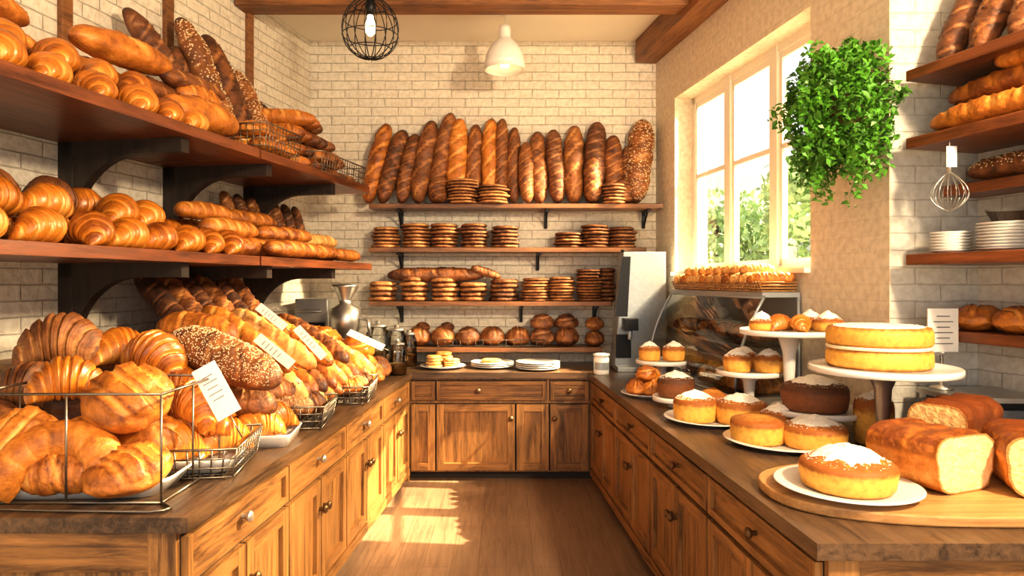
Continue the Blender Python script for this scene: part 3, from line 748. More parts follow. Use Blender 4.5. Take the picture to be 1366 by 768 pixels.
lay(2.76, .60, 2.2, .66, .11, .22, 'smooth', BAT, P); lay(2.5, .5, 2.2, .55, .26, .15, 'gold', BAT, P); lay(2.6, .48, 2.1, .52, .33, .13, 'brown', BAT, P)
for i, (s, t, zt_, ds, w, k) in enumerate(((2.1, .40, 0.78, .35, .16, 'rye'), (1.92, .36, .90, .06, .18, 'seed'), (1.72, .38, .88, .02, .18, 'brown'), (1.54, .40, .74, -.14, .17, 'seed'), (1.36, .42, .58, -.24, .16, 'rye'), (1.85, .2, .70, .2, .14, 'brown'))):
    bagp('seeded_loaf', WL(s, t + 0.12, ZU + 0.03), WL(s + ds, 0.12, ZU + zt_), w, k, up=WL(0, 1, 0) - WL(0, 0, 0))
wire_basket('wire_basket', FL @ TZ(1.83, 0.62, ZU + 0.001), 0.40, 0.28, 0.18, 11, 7, 4, 0.003, 0.02)
P = empty('roll_pile', WL(1.83, .62, ZU))
for i in range(6): bou('roll_%d' % i, WL(1.71 + .12 * (i % 3), .55 + .14 * (i // 3), ZU + 0.02), 0.08, 'gold', P, sz=1.2)
for i in range(4): bou('roll_t%d' % i, WL(1.70 + .09 * i, .62, ZU + 0.12), 0.08, 'gold', P, sz=1.2)
P = empty('baguette_pile', WL(1.1, .5, ZU))
for L_, (dz, ss) in enumerate(((.065, (1.5, 1.37, 1.24, 1.11, .98, .85, .72, .6)), (.175, (1.44, 1.31, 1.18, 1.05, .92, .79)), (.285, (1.5, 1.36, 1.22, 1.1, .95)), (.39, (1.44, 1.3, 1.15)))):
    for s in ss: lay(s + rnd.uniform(-.05, .05), .1, s - 0.12, .70 + rnd.uniform(-.06, .04), dz, .14, rnd.choice(('gold', 'brown', 'gold')), BAG, P, dz=-.02)
wire_basket('wire_basket', FL @ TZ(0.95, 0.66, ZU + 0.001), 0.75, 0.24, 0.14, 18, 5, 3, 0.003, 0.01)

# LEFT lower shelf goods
P = empty('croissant_pile', WL(3.3, 0.6, ZL))
for i, s in enumerate((4.05, 3.8, 3.55, 3.31, 3.08, 2.86, 2.66, 2.48, 2.3)):
    cro('croissant_%d' % i, WL(s, 0.64, ZL), along + 0.9 + rnd.uniform(-.5, .5), 1.12, P)
for i, s in enumerate((3.9, 3.62, 3.38, 3.0, 2.8)):
    cro('croissant_b%d' % i, WL(s, 0.5, ZL + 0.115), along + rnd.uniform(-.5, .9), 1.15, P)
for i, s in enumerate((3.85, 3.55, 3.25, 2.95, 2.7, 2.45)):
    cro('croissant_c%d' % i, WL(s, 0.36, ZL + 0.02), along + rnd.uniform(-.4, .4), 1.25, P)
for i, s in enumerate((3.5, 3.2, 3.0)):
    cro('croissant_d%d' % i, WL(s, 0.32, ZL + 0.15), along + rnd.uniform(-.4, .4), 1.2, P, me=CROD if i < 2 else None)
P = empty('baguette_pile', WL(1.4, .5, ZL))
for (a, t, b, t2, z, w, k) in ((2.35, .3, 1.6, .5, .06, .14, 'gold'), (2.1, .45, 1.5, .7, .06, .14, 'gold'), (2.3, .2, 1.7, .25, .17, .14, 'gold'), (1.9, .68, 1.3, .72, .06, .13, 'gold'), (1.7, .4, 1.1, .6, .07, .13, 'pale'),
        (2.3, .5, 1.75, .52, .17, .14, 'gold'), (1.5, .7, .95, .7, .06, .12, 'gold'), (1.2, .45, .6, .6, .06, .13, 'gold'), (1.0, .7, .5, .7, .05, .11, 'gold'), (1.75, .5, 1.15, .6, .17, .13, 'gold'), (1.3, .55, .75, .62, .15, .12, 'pale'),
        (1.9, .3, 1.3, .4, .27, .13, 'gold'), (1.2, .2, .6, .3, .08, .13, 'brown'), (2.32, .35, 1.95, .45, .27, .13, 'gold')):
    lay(a, t, b, t2, z, w, k, BAG, P, zs=ZL)
for i in range(7):
    s = 0.5 + 0.15 * i
    bagp('baguette', WL(s, .22, ZL + 0.03), WL(s - .06 + 0.02 * i, .07, ZL + 0.50), .11, ('brown', 'rye')[i % 2], up=WL(0, 1, 0) - WL(0, 0, 0))

# ------------------------------------------------------------------ LEFT counter goods
mb = MB()
mb.prism([(-2.42, 2.95), (-1.55, 2.95), (-1.36, 5.0), (-2.03, 5.0)], 0.901, 1.10); mb.prism([(-2.42, 3.0), (-1.85, 3.0), (-1.62, 5.0), (-2.04, 5.0)], 1.10, 1.28)
mb.build('display_riser', [M_woodY], world=Matrix(), bevel=0.004)
dish('serving_dish', TZ(-1.48, 2.50, 0.901, 4), 0.60, 0.42, 0.06)
mb = MB()
cx, cy, w, d = -1.48, 2.50, 0.64, 0.46
for z in (0.905, 1.27):
    Pp = [(cx - w / 2, cy - d / 2, z), (cx + w / 2, cy - d / 2, z), (cx + w / 2, cy + d / 2, z), (cx - w / 2, cy + d / 2, z)]
    for i in range(4): mb.tube([Pp[i], Pp[(i + 1) % 4]], 0.005)
for i in range(5):
    x = cx - w / 2 + w * i / 4
    if i in (0, 2, 4):
        for y in (cy - d / 2, cy + d / 2): mb.tube([(x, y, 0.905), (x, y, 1.27)], 0.004)
for x in (cx - w / 2, cx + w / 2): mb.tube([(x, cy, 0.905), (x, cy, 1.27)], 0.004)
lp = [(cx + w / 2, cy - d / 2, 0.906)] + [(cx + w / 2 + 0.06 * math.sin(a), cy - d / 2 - 0.02 + 0.06 * (math.cos(a) - 1) * .6, 0.906) for a in (0.6, 1.4, 2.2, 3.0)] + [(cx, cy - d / 2 - 0.08, 0.906), (cx - w / 2, cy - d / 2 - 0.06, 0.906)]
mb.tube(lp, 0.005)
mb.build('wire_stand_basket', [M_wire])
bou('bread_roll', (-1.72, 2.42, 1.06), 0.12, 'gold', tilt=(1.0, 0.3), vi=1, sz=1.1)
bou('bread_roll', (-1.72, 2.42, 0.92), 0.11, 'gold', vi=0)
ring = croissant_mesh('ring_bread', 12, A=1.9, Rc=0.13, rm=0.055, mat=M_gold, gs=0.25, pw=5)
cro('twisted_loaf', (-1.55, 2.39, 1.03), 0.2, 1.15, me=ring, tilt=(0.9, 0.0))
bagp('twisted_loaf', (-1.70, 2.33, 0.99), (-1.38, 2.35, 0.98), 0.16, 'gold', lib=BAT, up=(0, -0.8, 1), vi=0)
bou('bread_roll', (-1.31, 2.36, 0.93), 0.125, 'gold', vi=1, tilt=(0.25, 0), sz=1.1, sx=1.15)
bou('round_loaf', (-1.40, 2.54, 1.15), 0.155, 'gold', vi=1, tilt=(0.6, 0.1), sz=1.15)
bou('round_loaf', (-1.60, 2.60, 0.94), 0.15, 'gold', vi=1, sz=1.2); bou('round_loaf', (-1.38, 2.62, 0.94), 0.14, 'gold', vi=1, sz=1.3)
cro('croissant', (-1.66, 2.55, 1.20), 0.5, 1.1, tilt=(0.5, 0))
cro('croissant', (-1.25, 2.70, 1.10), -0.5, 1.15, tilt=(0.4, 0.2))
cro('croissant', (-1.98, 3.0, 1.28), 0.3, 1.45, me=CROD, tilt=(0.35, 0)); cro('croissant', (-1.56, 2.95, 1.24), -0.4, 1.3, tilt=(0.5, 0.3))
cro('croissant', (-1.75, 3.1, 1.27), 0.9, 1.2)
cro('croissant', (-2.0, 2.8, 1.10), 0.2, 1.4, me=CROD); bou('round_loaf', (-2.05, 2.65, 0.905), 0.18, 'brown', sz=1.2); bou('round_loaf', (-1.75, 2.85, 1.0), 0.17, 'brown', sz=1.2)
cro('croissant', (-1.44, 2.95, 1.12), 0.4, 1.2, tilt=(0.4, 0))
dish('serving_dish', TZ(-1.225, 2.74, 0.912, 8), 0.29, 0.36, 0.05); wire_basket('wire_basket', TZ(-1.225, 2.74, 0.901, 8), 0.32, 0.40, 0.11, 8, 10, 3, 0.0035, 0.02)
for p, a, s in (((-1.26, 2.63, .945), 1.2, 1.05), ((-1.17, 2.80, .945), 0.9, 1.05), ((-1.30, 2.82, .96), 1.5, 1.05), ((-1.23, 2.70, 1.02), 0.6, 1.05)): cro('croissant', p, a, s, tilt=(0.2, 0))
dish('serving_dish', TZ(-1.105, 3.17, 0.901, 6), 0.24, 0.32, 0.055)
for p, a, s in (((-1.12, 3.08, .94), 0.8, 1.0), ((-1.09, 3.22, .94), 1.3, 1.05), ((-1.3, 3.02, .95), 1.0, 1.2), ((-1.3, 3.2, 1.0), 0.2, 1.2), ((-1.2, 3.12, 1.03), 0.9, 1.0)): cro('croissant', p, a, s)
bagp('seeded_batard', (-1.56, 3.14, 1.385), (-1.0, 3.0, 1.20), 0.215, 'seed', lib=BAT, up=(0.2, -0.5, 1))
bagp('batard', (-1.5, 3.1, 1.15), (-1.06, 3.12, 1.06), 0.19, 'brown', lib=BAT)
bagp('batard', (-1.75, 3.4, 1.42), (-1.3, 3.25, 1.38), 0.19, 'gold', lib=BAT)
wire_basket('wire_basket', TZ(-1.09, 3.58, 0.901, 5), 0.28, 0.36, 0.11, 8, 10, 3, 0.0035, 0.02)
bagp('batard', (-1.2, 3.5, 0.99), (-0.98, 3.68, 0.99), 0.15, 'brown', lib=BAT); bagp('batard', (-1.24, 3.42, 1.0), (-1.0, 3.52, 0.99), 0.14, 'seed', lib=BAT)
bagp('batard', (-1.3, 3.4, 1.08), (-1.04, 3.6, 1.06), 0.15, 'brown', lib=BAT)
P = empty('baguette_pile', (-1.35, 4.1, 1.1))
for k in range(10):
    y = 3.62 + 0.155 * k
    bagp('baguette_%d' % k, (-1.72 + .018 * k, y + .22, 1.40 - .012 * k), (-1.03 + .012 * k, y - .12, 1.04 - 0.004 * k), 0.145, ('pale', 'gold', 'brown', 'gold')[k % 4], parent=P)
    bagp('baguette_l%d' % k, (-1.66 + .018 * k, y + .14, 1.24), (-1.02 + .012 * k, y, 0.97), 0.13, ('gold', 'pale', 'gold')[k % 3], parent=P)
for k in range(4):
    bagp('baguette_t%d' % k, (-1.66 + .03 * k, 3.72 + .3 * k, 1.50 - .03 * k), (-1.10 + .03 * k, 3.45 + .3 * k, 1.19 - .02 * k), 0.14, ('gold', 'pale', 'gold', 'brown')[k], parent=P)
wire_basket('wire_basket', TZ(-0.99, 4.35, 0.901, 5), 0.24, 0.5, 0.10, 7, 12, 3, 0.0035, 0.015)
for i in range(3): bagp('batard', (-1.08, 4.2 + .14 * i, 0.98), (-0.9, 4.28 + .14 * i, 0.98), 0.12, ('gold', 'seed', 'brown')[i], lib=BAT)
for i in range(6):
    bagp('baguette', (-2.12 + .04 * i, 3.9 + .14 * i, 1.68), (-1.70 + .03 * i, 3.66 + .14 * i, 1.33), 0.14, ('rye', 'brown')[i % 2], vi=0)
P = empty('round_loaf_pile', (-1.15, 5.2, 0.9))
for i, (x, y, z, r) in enumerate(((-1.0, 4.85, .9, .13), (-1.0, 5.12, .9, .13), (-1.25, 5.1, .9, .14), (-1.25, 5.35, .9, .13), (-1.12, 5.0, 1.06, .14), (-1.15, 5.25, 1.05, .13), (-1.4, 5.15, 1.12, .14))):
    bou('loaf_%d' % i, (x, y, z), r, ('gold', 'brown')[i % 2], P, sz=1.1)
tag('price_tag', (-1.125, 2.62, 1.225), 0.095, 0.22, -12, -30, 8, 0.10)
tag('price_tag', (-1.16, 3.38, 1.30), 0.055, 0.23, -20, -50, 10, 0.04)
tag('price_tag', (-1.32, 3.80, 1.45), 0.05, 0.20, -20, -50, 10, 0.04)
tag('price_tag', (-1.12, 3.86, 1.30), 0.05, 0.24, -20, -42, 10, 0.04)
tag('price_tag', (-0.98, 4.72, 1.24), 0.055, 0.28, -40, -60, 10, 0.04)
def jar(x, y, r, h):
    mb = MB(); mb.lathe([(0.0005, 0), (r, 0), (r, h * .78), (r * .75, h * .88), (r * .75, h * .92)], (x, y, .901), 0, 32)
    mb.lathe([(0.0005, h * .92), (r * .8, h * .92), (r * .8, h * .97), (0.02, h * .98), (0.022, h * 1.05), (0.0005, h * 1.06)], (x, y, .901), 1, 32)
    mb.lathe([(0.0005, .01), (r * .9, .01), (r * .9, h * .35), (0.0005, h * .38)], (x, y, .901), 2, 24)
    mb.build('glass_jar', [M_jar, M_steel, M_pale])
jar(-0.93, 5.72, 0.09, 0.36); jar(-1.12, 5.9, 0.10, 0.38); jar(-0.86, 5.98, 0.07, 0.3); jar(-0.87, 5.42, 0.07, 0.26)
mb = MB(); gx, gy = -1.34, 5.62
mb.lathe([(0.0005, 0), (0.16, 0), (0.16, 0.03), (0.10, 0.06), (0.09, 0.3), (0.13, 0.36), (0.13, 0.52), (0.06, 0.56), (0.05, 0.6), (0.11, 0.70), (0.115, 0.72), (0.0005, 0.73)], (gx, gy, .901), 0, 40)
mb.tube([(gx + .1, gy - .02, 1.35), (gx + .2, gy - .05, 1.33), (gx + .22, gy - .06, 1.2)], 0.015)
mb.build('coffee_grinder', [M_steel])
mb = MB(); mb.b2((-1.80, 5.75, 0.901), (-1.52, 6.15, 1.5), 0); mb.b2((-1.79, 5.73, 1.0), (-1.54, 5.75, 1.3), 1); mb.tube([(-1.78, 5.7, 1.4), (-1.56, 5.7, 1.4)], .015, 0)
mb.lathe([(0.0005, 0), (.04, 0), (.045, .06)], (-1.68, 5.66, 1.0), 0, 16); mb.b2((-1.80, 5.55, 0.901), (-1.54, 5.75, 0.96), 0)
mb.build('espresso_machine', [M_steel, M_black], bevel=0.01)

# ------------------------------------------------------------------ RIGHT side
mb = MB()
vs = [(0.92, 5.72, .905), (1.36, 5.72, .905), (1.36, 5.98, .905), (0.92, 5.98, .905), (1.0, 5.74, 1.9), (1.36, 5.74, 1.9), (1.36, 5.98, 1.9), (1.0, 5.98, 1.9)]
mb.add(vs, [(3, 2, 1, 0), (4, 5, 6, 7), (0, 1, 5, 4), (1, 2, 6, 5), (2, 3, 7, 6), (3, 0, 4, 7)], 0, smooth=False)
def q4(a, b, c, d, m): mb.add([a, b, c, d], [(0, 1, 2, 3)], m, smooth=False)
q4((0.925, 5.715, 1.35), (1.03, 5.716, 1.35), (1.06, 5.732, 1.86), (0.985, 5.733, 1.86), 1)
mb.b2((0.98, 5.60, 1.24), (1.10, 5.72, 1.34), 1); mb.tube([(1.04, 5.66, 1.24), (1.04, 5.66, 1.16)], .02, 0)
mb.b2((0.92, 5.56, .901), (1.2, 5.72, .94), 0); mb.b2((0.93, 5.712, 1.0), (1.06, 5.722, 1.2), 1)
mb.lathe([(0.0005, 0), (.02, 0), (.02, .02), (.0005, .02)], (1.0, 5.76, 1.9), 1, 16)
mb.build('coffee_machine', [M_grey, M_black], bevel=0.012)
# display case
mb = MB(); mb.M = FR
c0, c1 = 0.96, 2.34; tb, tt, zb, zt2 = 0.42, 0.24, 0.97, 1.555
mb.b2((c0, -tb, 0.901), (c1, -0.01, zb), 0); mb.b2((c0, -tt - .01, zt2), (c1, -0.01, zt2 + 0.03), 1); mb.b2((c0, -0.03, zb), (c1, -0.012, zt2), 1)
mb.b2((c0 + .01, -0.28, 1.26), (c1 - .01, -0.03, 1.272), 2)
def gl(pts): mb.add(pts, [(0, 1, 2, 3)], 2, smooth=False)
arc = []
for i in range(9):
    q = i / 8; arc.append((-(tb + (tt - tb) * q + 0.05 * math.sin(math.pi * q)), zb + (zt2 - zb) * q))
for i in range(8):
    gl([(c0, arc[i][0], arc[i][1]), (c1, arc[i][0], arc[i][1]), (c1, arc[i + 1][0], arc[i + 1][1]), (c0, arc[i + 1][0], arc[i + 1][1])])
for x in (c0, c1):
    mb.add([(x, -.02, zb)] + [(x, a, b) for a, b in arc] + [(x, -.02, zt2)], [tuple(range(11))], 2, smooth=False)
    mb.tube([(x, a, b) for a, b in arc], .009, 1); mb.tube([(x, -.02, zb), (x, -.02, zt2)], .009, 1)
mb.tube([(c0, -tt, zt2), (c1, -tt, zt2)], .011, 1); mb.tube([(c0, -tb, zb), (c1, -tb, zb)], .011, 1)
mb.M = Matrix(); mb.build('glass_display_case', [M_steel, M_grey, M_cglass], world=Matrix())
P = empty('pastry_assortment', WR(1.6, .2, 1.0))
for i in range(9):
    bagp('loaf_%d' % i, WR(1.06 + .145 * i, .34, 1.02), WR(1.12 + .145 * i, .06, 1.02), 0.12, ('brown', 'gold', 'gold')[i % 3], parent=P)
    bagp('loaf_b%d' % i, WR(1.08 + .145 * i, .28, 1.32), WR(1.12 + .145 * i, .06, 1.32), 0.10, ('brown', 'gold')[i % 2], parent=P)
mb = MB(); mb.M = FR
for z in (1.588, 1.605, 1.622, 1.64):
    f = (z - 1.588) * .4
    mb.tube([(1.02 - f, -.235 - f, z + .004), (2.32 + f, -.235 - f, z + .004), (2.32 + f, -.03, z + .004), (1.02 - f, -.03, z + .004)], .006, 0, 6, True)
mb.b2((1.02, -.235, 1.587), (2.32, -.03, 1.593), 0)
for i in range(40): x = 1.03 + i * .033; mb.tube([(x, -.236, 1.588), (x, -.262, 1.65)], .004, 0, 5)
mb.M = Matrix(); mb.build('wicker_tray', [M_wicker])
P = empty('baguette_pile', WR(1.6, .15, 1.6))
for i in range(11):
    s = 1.10 + i * .112
    bagp('baguette_%d' % i, WR(s + .12, .04, 1.665), WR(s - .03, .27, 1.655), 0.095, ('pale', 'gold', 'pale')[i % 3], parent=P)
for i in range(8): bagp('baguette_t%d' % i, WR(1.3 + i * .12, .05, 1.72), WR(1.2 + i * .12, .24, 1.715), 0.085, 'pale', parent=P)

cake_stand('cake_stand', 1.62, 2.90, 0.90, 0.295, 0.385, steel=True)
cake('layer_cake', 1.60, 2.90, 1.286, 0.205, 0.17, layers=True, sugar=2)
cake_stand('cake_stand', 1.52, 3.62, 0.90, 0.255, 0.49)
for dx, dy, r, h in ((-.17, -.05, .062, .05), (.16, -.1, .075, .06), (.14, .06, .07, .06), (-.1, .12, .06, .05)): cake('mini_cake', 1.52 + dx, 3.62 + dy, 1.391, r, h)
for dx, dy, a in ((-.07, -.08, .4), (.03, -.13, 1.2), (-.02, .04, .2)): cro('croissant', (1.52 + dx, 3.62 + dy, 1.391), a, 0.62)
plate('plate', 1.28, 3.12, 0.90, 0.265)
cake('sponge_cake', 1.165, 3.12, 0.912, 0.125, 0.105, dome=.01, sugar=0); cake('sponge_cake', 1.385, 3.03, 0.912, 0.14, 0.095)
cake('sponge_cake', 1.33, 3.29, 0.912, 0.09, 0.10)
plate('plate', 1.10, 3.62, 0.90, 0.25)
cake('sponge_cake', 1.01, 3.60, 0.912, 0.115, 0.115); cake('sponge_cake', 1.23, 3.53, 0.912, 0.13, 0.11)
cake('sponge_cake', 1.15, 3.77, 0.912, 0.085, 0.11, sugar=0)
cake_stand('cake_stand', 1.52, 3.30, 0.90, 0.215, 0.13)
cake('chocolate_cake', 1.50, 3.28, 1.031, 0.155, 0.12, M_cakeb, sugar=1)
cake('sponge_cake', 1.70, 3.12, 0.902, 0.085, 0.20, sugar=1)
plate('plate', 0.935, 4.42, 0.90, 0.18)
for dx, dy in ((-.09, -.06), (.0, -.09), (.09, -.02), (-.06, .06), (.05, .09)): bou('bread_roll', (.935 + dx, 4.42 + dy, .912), .07, 'gold', sz=1.3)
bou('bread_roll', (.92, 4.42, .99), .07, 'gold', sz=1.3); cro('croissant', (.98, 4.44, .99), 1, .7)
cake_stand('cake_stand', 1.02, 4.05, 0.90, 0.14, 0.06); cake('chocolate_cake', 1.02, 4.05, 0.961, 0.11, 0.11, M_cakeb)
cake_stand('cake_stand', 1.37, 3.80, 0.90, 0.18, 0.25)
for dx, dy, r, sg in ((-.09, -.06, .075, 1), (.08, -.08, .08, 1), (.0, .09, .075, 1)): cake('mini_cake', 1.37 + dx, 3.80 + dy, 1.151, r, .085, sugar=sg)
cake_stand('cake_stand', 1.09, 4.72, 0.90, 0.18, 0.20)
for dx, r in ((-.09, .075), (.08, .08)): cake('mini_cake', 1.09 + dx, 4.70, 1.101, r, .09)
bou('bread_roll', (1.19, 3.92, .902), .07, 'gold', sz=1.3); bou('bread_roll', (1.24, 4.06, .902), .07, 'gold', sz=1.3)
# board, plate, cake, loaves
mb = MB(); pl = []
for i in range(72):
    a = 2 * math.pi * i / 72; c_, s_ = math.cos(a), math.sin(a); e = 0.8
    pl.append((1.53 + .62 * abs(c_) ** e * (1 if c_ > 0 else -1), 2.37 + .325 * abs(s_) ** e * (1 if s_ > 0 else -1)))
mb.prism(pl, 0.901, 0.935); mb.build('cutting_board', [M_board], bevel=0.006)
plate('plate', 1.165, 2.31, 0.9355, 0.235)
cake('sponge_cake', 1.17, 2.31, 0.948, 0.155, 0.09, dome=.03, sugar=1)
def tin_loaf(name, M, L, w, h):
    mb = MB(); mb.M = M; n = 48; ns = 44; vs = []; fs = []; tn = []
    def prof(j):
        a = 2 * math.pi * j / n - math.pi / 2
        c_, s_ = math.cos(a), math.sin(a)
        y = abs(c_) ** .5 * (1 if c_ > 0 else -1); z = abs(s_) ** (.5 if s_ < 0 else .75) * (1 if s_ > 0 else -1)
        return y * (1 + 0.14 * max(0, min(1, z * 1.5)) - .04 * (z < -.5)), z
    for i in range(ns + 1):
        u = i / ns; e = 1.0
        if u < 0.12: e = max(.3, (1 - ((0.12 - u) / 0.12) ** 2 * .8)) ** .5
        lob = 0.05 * abs(math.sin(u * math.pi * 3.0 + .4))
        for j in range(n):
            y, z = prof(j)
            d = 1 + .05 * noise.noise(V((u * 5, y * 2, z * 2 + L * 9))) + .03 * noise.noise(V((u * 14, y * 6, z * 6)))
            zz = z * h / 2
            if z > 0: zz *= 1 + lob * 2
            vs.append((-L / 2 + u * L, y * w / 2 * e * d, h / 2 + zz * e * d if z > 0 else h / 2 + zz))
            tn.append((-0.05 if z > .75 else (.08 if z > 0.35 else .42 - .2 * (z < -.7))) + 1.6 * (0.05 - lob) * (z > .3))
    for i in range(ns):
        for j in range(n):
            q = (j + 1) % n; fs.append((i * n + j, (i + 1) * n + j, (i + 1) * n + q, i * n + q))
    mb.add(vs, fs, 0, tn)
    base = [V(v) for v in vs[ns * n:]]
    c = V((L / 2, 0, h / 2)); cv = []; ct = []; cf = []
    for k in range(16):
        q = 1 if k == 0 else (.955 if k == 1 else .93 * (1 - (k - 2) / 13.0))
        for j in range(n):
            p = c + (base[j] - c) * max(q, .001); p.x += (0.004 * noise.noise(p * 90) if k > 1 else 0); cv.append(p); ct.append(-0.6 if k == 0 else (-.2 if k == 1 else .62))
    for k in range(15):
        for j in range(n):
            q = (j + 1) % n; cf.append((k * n + j, (k + 1) * n + j, (k + 1) * n + q, k * n + q))
    mb.add(cv, cf, 1, ct)
    mb.add(vs[:n], [tuple(range(n))[::-1]], 0, tn[:n])
    return mb.build(name, [M_gold, M_crumb])
tin_loaf('cut_bread_loaf', TZ(1.50, 2.42, 0.936, -68), 0.30, 0.28, 0.19)
tin_loaf('cut_bread_loaf', TZ(1.80, 2.69, 0.936, 216), 0.38, 0.20, 0.24)
tin_loaf('cut_bread_loaf', TZ(1.84, 2.34, 0.936, -112), 0.34, 0.25, 0.20)

mb = MB(); mb.b2((1.93, 2.86, .901), (2.3, 3.18, 1.10), 0); mb.b2((1.96, 2.89, 1.10), (2.27, 3.15, 1.13), 1); mb.b2((1.93, 2.86, 1.13), (2.30, 3.18, 1.155), 2)
mb.b2((2.0, 2.855, .96), (2.2, 2.86, 1.05), 1); mb.build('kitchen_scale', [M_scale, M_black, M_steel], bevel=0.012)
mb = MB(); mb.lathe([(.0005, 0), (.05, 0), (.05, .01), (.008, .02), (.008, .16), (.03, .17), (.0005, .172)], (2.0, 3.1, 1.156), 1, 24)
mb.box((2.0, 3.09, 1.42), (.14, .006, .21), 0); mb.box((2.0, 3.1, 1.32), (.16, .03, .014), 1)
for i in range(6): mb.box((2.0, 3.086, 1.49 - .025 * i), (.09 if i % 2 else .06, .001, .004), 2)
mb.build('sign_holder', [M_card, M_steel, M_ink])

for i in range(9):
    s = 0.08 + .17 * i
    bagp('baguette', WN(s - .02, .28, 2.64), WN(s + .10, .08, 3.18), 0.14, ('rye', 'brown')[i % 2], up=WN(0, 1, 0) - WN(0, 0, 0), vi=0)
for a, t, b, t2, z, k in ((.06, .34, .75, .36, .05, 'gold'), (.15, .22, .8, .2, .06, 'gold'), (.1, .28, .7, .3, .16, 'gold'), (.8, .34, 1.5, .3, .05, 'gold'), (.5, .3, 1.2, .25, .17, 'gold'), (.35, .32, .9, .28, .25, 'gold')):
    bagp('baguette', WN(a, t, 2.315 + z), WN(b, t2, 2.315 + z), .13, k)
bagp('seeded_loaf', WN(.05, .12, 2.155), WN(.75, .12, 2.155), .13, 'seed'); bagp('seeded_loaf', WN(.8, .12, 2.155), WN(1.4, .12, 2.155), .12, 'brown')
for i, (s, t, r, n) in enumerate(((.12, .30, .085, 7), (.34, .22, .13, 9), (.62, .25, .12, 13), (.95, .25, .12, 10))):
    mb = MB(); c = WN(s, t, 1.776)
    for k in range(n): mb.lathe([(0.0005, 0), (r * .6, 0), (r * .98, .012), (r, .015), (r * .6, .008), (0.0005, .007)], (c.x, c.y, c.z + k * .0135), 0, 40)
    if i == 1: mb.lathe([(0.0005, n * .0135 + .0), (r * .5, n * .0135), (r * .75, n * .0135 + .06), (r * .77, n * .0135 + .06)], tuple(c), 1, 32)
    mb.build('plate_stack', [M_white, M_jar])
for i in range(5): bou('bread_roll', WN(.1 + .2 * i, .12, 1.42), .105, 'gold', vi=i % 3, sz=1.1)
# whisk hanging below shelf with tag
mb = MB(); c = WN(.22, .42, 0); x, y = c.x, c.y
for k in range(7):
    a = math.pi * k / 7; pts = []
    for i in range(25):
        ang = i / 12 - 1
        zz = 2.13 - .175 * (1 - abs(ang)) ** .8
        sg = 1 if ang > 0 else -1
        r_ = .072 * math.sin(math.pi * min(1, (1 - abs(ang)))) ** .75
        pts.append((x + sg * r_ * math.cos(a), y + sg * r_ * math.sin(a), zz))
    mb.tube(pts, .002, 0, 5)
mb.lathe([(.0005, 2.11), (.009, 2.11), (.011, 2.16), (.008, 2.235), (.0005, 2.24)], (x, y, 0), 0, 14)
mb.box((x, y - .014, 2.19), (.045, .003, .09), 1); mb.tube([(x, y, 2.23), (x, y, 2.264)], .003, 0)
mb.build('whisk', [M_steel, M_card])

# hanging plant
mb = MB(); rr = random.Random(4); pc = V((1.645, 3.30, 2.47))
mb.lathe([(.0005, 0), (.09, 0), (.13, .16), (.135, .16), (.12, .16), (.0005, .14)], (pc.x + .02, pc.y, pc.z - .1), 1, 28)
mb.tube([(pc.x + .02, pc.y, pc.z), (pc.x + .08, pc.y + .03, pc.z + .26), (1.835, pc.y + .06, pc.z + .28)], .006, 2)
def leaf(p, s):
    a = V((rr.gauss(0, 1), rr.gauss(0, 1), rr.gauss(0, .7))).normalized() * s; b = a.cross(V((rr.gauss(0, 1), rr.gauss(0, 1), 1))).normalized() * s * .55
    dn = V((0, 0, -s * .3))
    mb.add([p - a, p + b - dn * .4, p + a + dn, p - b - dn * .4], [(0, 1, 2, 3)], 0, smooth=False)
for _ in range(5200):
    while True:
        d = V((rr.uniform(-1, 1), rr.uniform(-1, 1), rr.uniform(-1, 1)))
        if 0.35 < d.length < 1: break
    wz = 1 - 0.2 * abs(d.z)
    bump = 1 + .35 * noise.noise(d * 2.5 + V((3, 1, 7)))
    p = V((pc.x - .02 + d.x * .27 * wz * bump, pc.y + d.y * .28 * wz * bump, pc.z + .04 + d.z * .31 * bump))
    if p.y > 3.22 and p.x > 1.82 - 0.15 * (p.y - 3.3): continue
    leaf(p, rr.uniform(.013, .026))
for k in range(46):
    a = rr.uniform(0, 6.28); q = rr.uniform(.3, 1); x0 = pc.x - .03 + .22 * q * math.cos(a); y0 = pc.y - .03 + .22 * q * math.sin(a); L = rr.uniform(.10, .34) * (1.25 - q * .6)
    x0 = min(x0, 1.80)
    pts = []
    for i in range(8):
        t = i / 7; p = V((x0 + .02 * math.sin(t * 5 + k), y0 + .03 * math.sin(t * 4 + k * 2), pc.z - .12 - L * t)); pts.append(p)
        for _ in range(5): leaf(p + V((rr.uniform(-.025, .02), rr.uniform(-.025, .025), rr.uniform(-.02, .02))), rr.uniform(.012, .022))
    mb.tube(pts, .0018, 0, 4)
mb.build('hanging_plant', [M_leaf, M_pot, M_black])

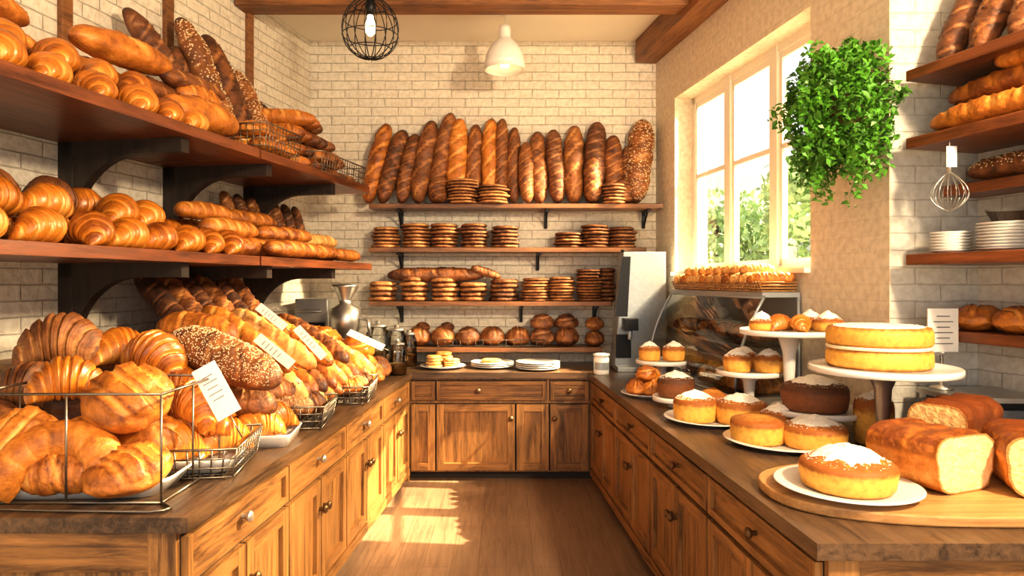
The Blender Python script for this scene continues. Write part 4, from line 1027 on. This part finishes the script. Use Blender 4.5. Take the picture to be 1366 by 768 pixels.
# ------------------------------------------------------------------ pendants
mb = MB(); x, y = -.01, 5.6
mb.lathe([(.0005, CZ - .001), (.05, CZ - .001), (.05, CZ - .025), (.0005, CZ - .03)], (x, y, 0), 0, 24)
mb.tube([(x, y, CZ - .02), (x, y, 3.72)], .007, 0)
mb.lathe([(.0005, 3.77), (.045, 3.765), (.05, 3.73), (.05, 3.67), (.065, 3.65), (.11, 3.61), (.15, 3.54), (.166, 3.47), (.170, 3.40), (.162, 3.40), (.157, 3.46), (.14, 3.52), (.09, 3.585), (.0005, 3.6)], (x, y, 0), 0, 48)
mb.lathe([(.0005, 3.42), (.035, 3.43), (.045, 3.47), (.03, 3.52), (.02, 3.58)], (x, y, 0), 1, 20)
mb.build('pendant_lamp', [M_lamp, M_bulb])
mb = MB(); x, y, zc, R0 = -.965, 4.8, 3.43, .2
for k in range(8):
    a = math.pi * k / 8
    mb.tube([(x + R0 * math.sin(t) * math.cos(a), y + R0 * math.sin(t) * math.sin(a), zc + (R0 * 1.02) * math.cos(t) * (1.15 if math.cos(t) > 0 else .98)) for t in [2 * math.pi * i / 36 for i in range(36)]], .0035, 0, 5, True)
for t in (.7, 1.25, 1.75, 2.3):
    r = R0 * math.sin(t); z = zc + R0 * 1.02 * math.cos(t) * (1.15 if math.cos(t) > 0 else .98)
    mb.tube([(x + r * math.cos(2 * math.pi * i / 32), y + r * math.sin(2 * math.pi * i / 32), z) for i in range(32)], .0035, 0, 5, True)
mb.tube([(x, y, 3.62), (x, y, CZ - .005)], .006, 0)
mb.lathe([(.0005, 3.68), (.03, 3.675), (.035, 3.6), (.025, 3.54), (.0005, 3.54)], (x, y, 0), 0, 20)
mb.lathe([(.02, 3.54), (.025, 3.51), (.04, 3.46), (.036, 3.42), (.015, 3.395), (.0005, 3.39)], (x, y, 0), 1, 24)
mb.build('wire_cage_pendant_lamp', [M_black, M_bulb])

# ------------------------------------------------------------------ lights, world, camera
def light(name, kind, loc, direction, energy, color, **kw):
    ld = bpy.data.lights.new(name, kind); ld.energy = energy; ld.color = color
    for k, v in kw.items(): setattr(ld, k, v)
    ob = bpy.data.objects.new(name, ld); COL.objects.link(ob); ob.location = loc
    ob.rotation_euler = V(direction).to_track_quat('-Z', 'Y').to_euler(); return ob
light('sun', 'SUN', (6, 5, 8), (-1, 0.10, -0.97), 26, (1.0, 0.80, 0.52), angle=0.009)
light('added_key_light', 'AREA', (2.2, 0.6, 3.2), (-1.0, 0.9, -0.42), 235, (1.0, 0.79, 0.51), shape='DISK', size=0.35)  # added warm key lamp, out of view, brightens the bread on the left
light('added_window_softbox', 'AREA', (3.6, 5.2, 3.9), (-4.8, -1.6, -2.2), 1700, (1.0, 0.78, 0.48), shape='DISK', size=0.6)  # added outdoor softbox, hidden by the pillar, sends warm light through the window
light('added_front_fill', 'AREA', (0, -1.3, 2.2), (0, 1, -0.12), 40, (1.0, 0.93, 0.84), shape='RECTANGLE', size=5.0, size_y=2.8)  # added soft fill panel behind the camera, lights the room from the front
wd = bpy.data.worlds.new('World'); SC.world = wd; wd.use_nodes = True
bg = wd.node_tree.nodes['Background']; bg.inputs[0].default_value = (1.0, 0.99, 0.97, 1); bg.inputs[1].default_value = 1.3

cam = bpy.data.cameras.new('Camera'); co = bpy.data.objects.new('Camera', cam); COL.objects.link(co)
co.location = (0, 0, 1.65); co.rotation_euler = (math.pi / 2, 0, 0)
cam.sensor_width = 36; cam.lens = 900 / 1366 * 36; cam.shift_x = 8 / 1366; cam.shift_y = -9 / 1366
cam.clip_start = 0.05
SC.camera = co
SC.view_settings.view_transform = 'Standard'
SC.view_settings.look = 'None'
SC.view_settings.exposure = 0.10
SC.view_settings.gamma = 0.86
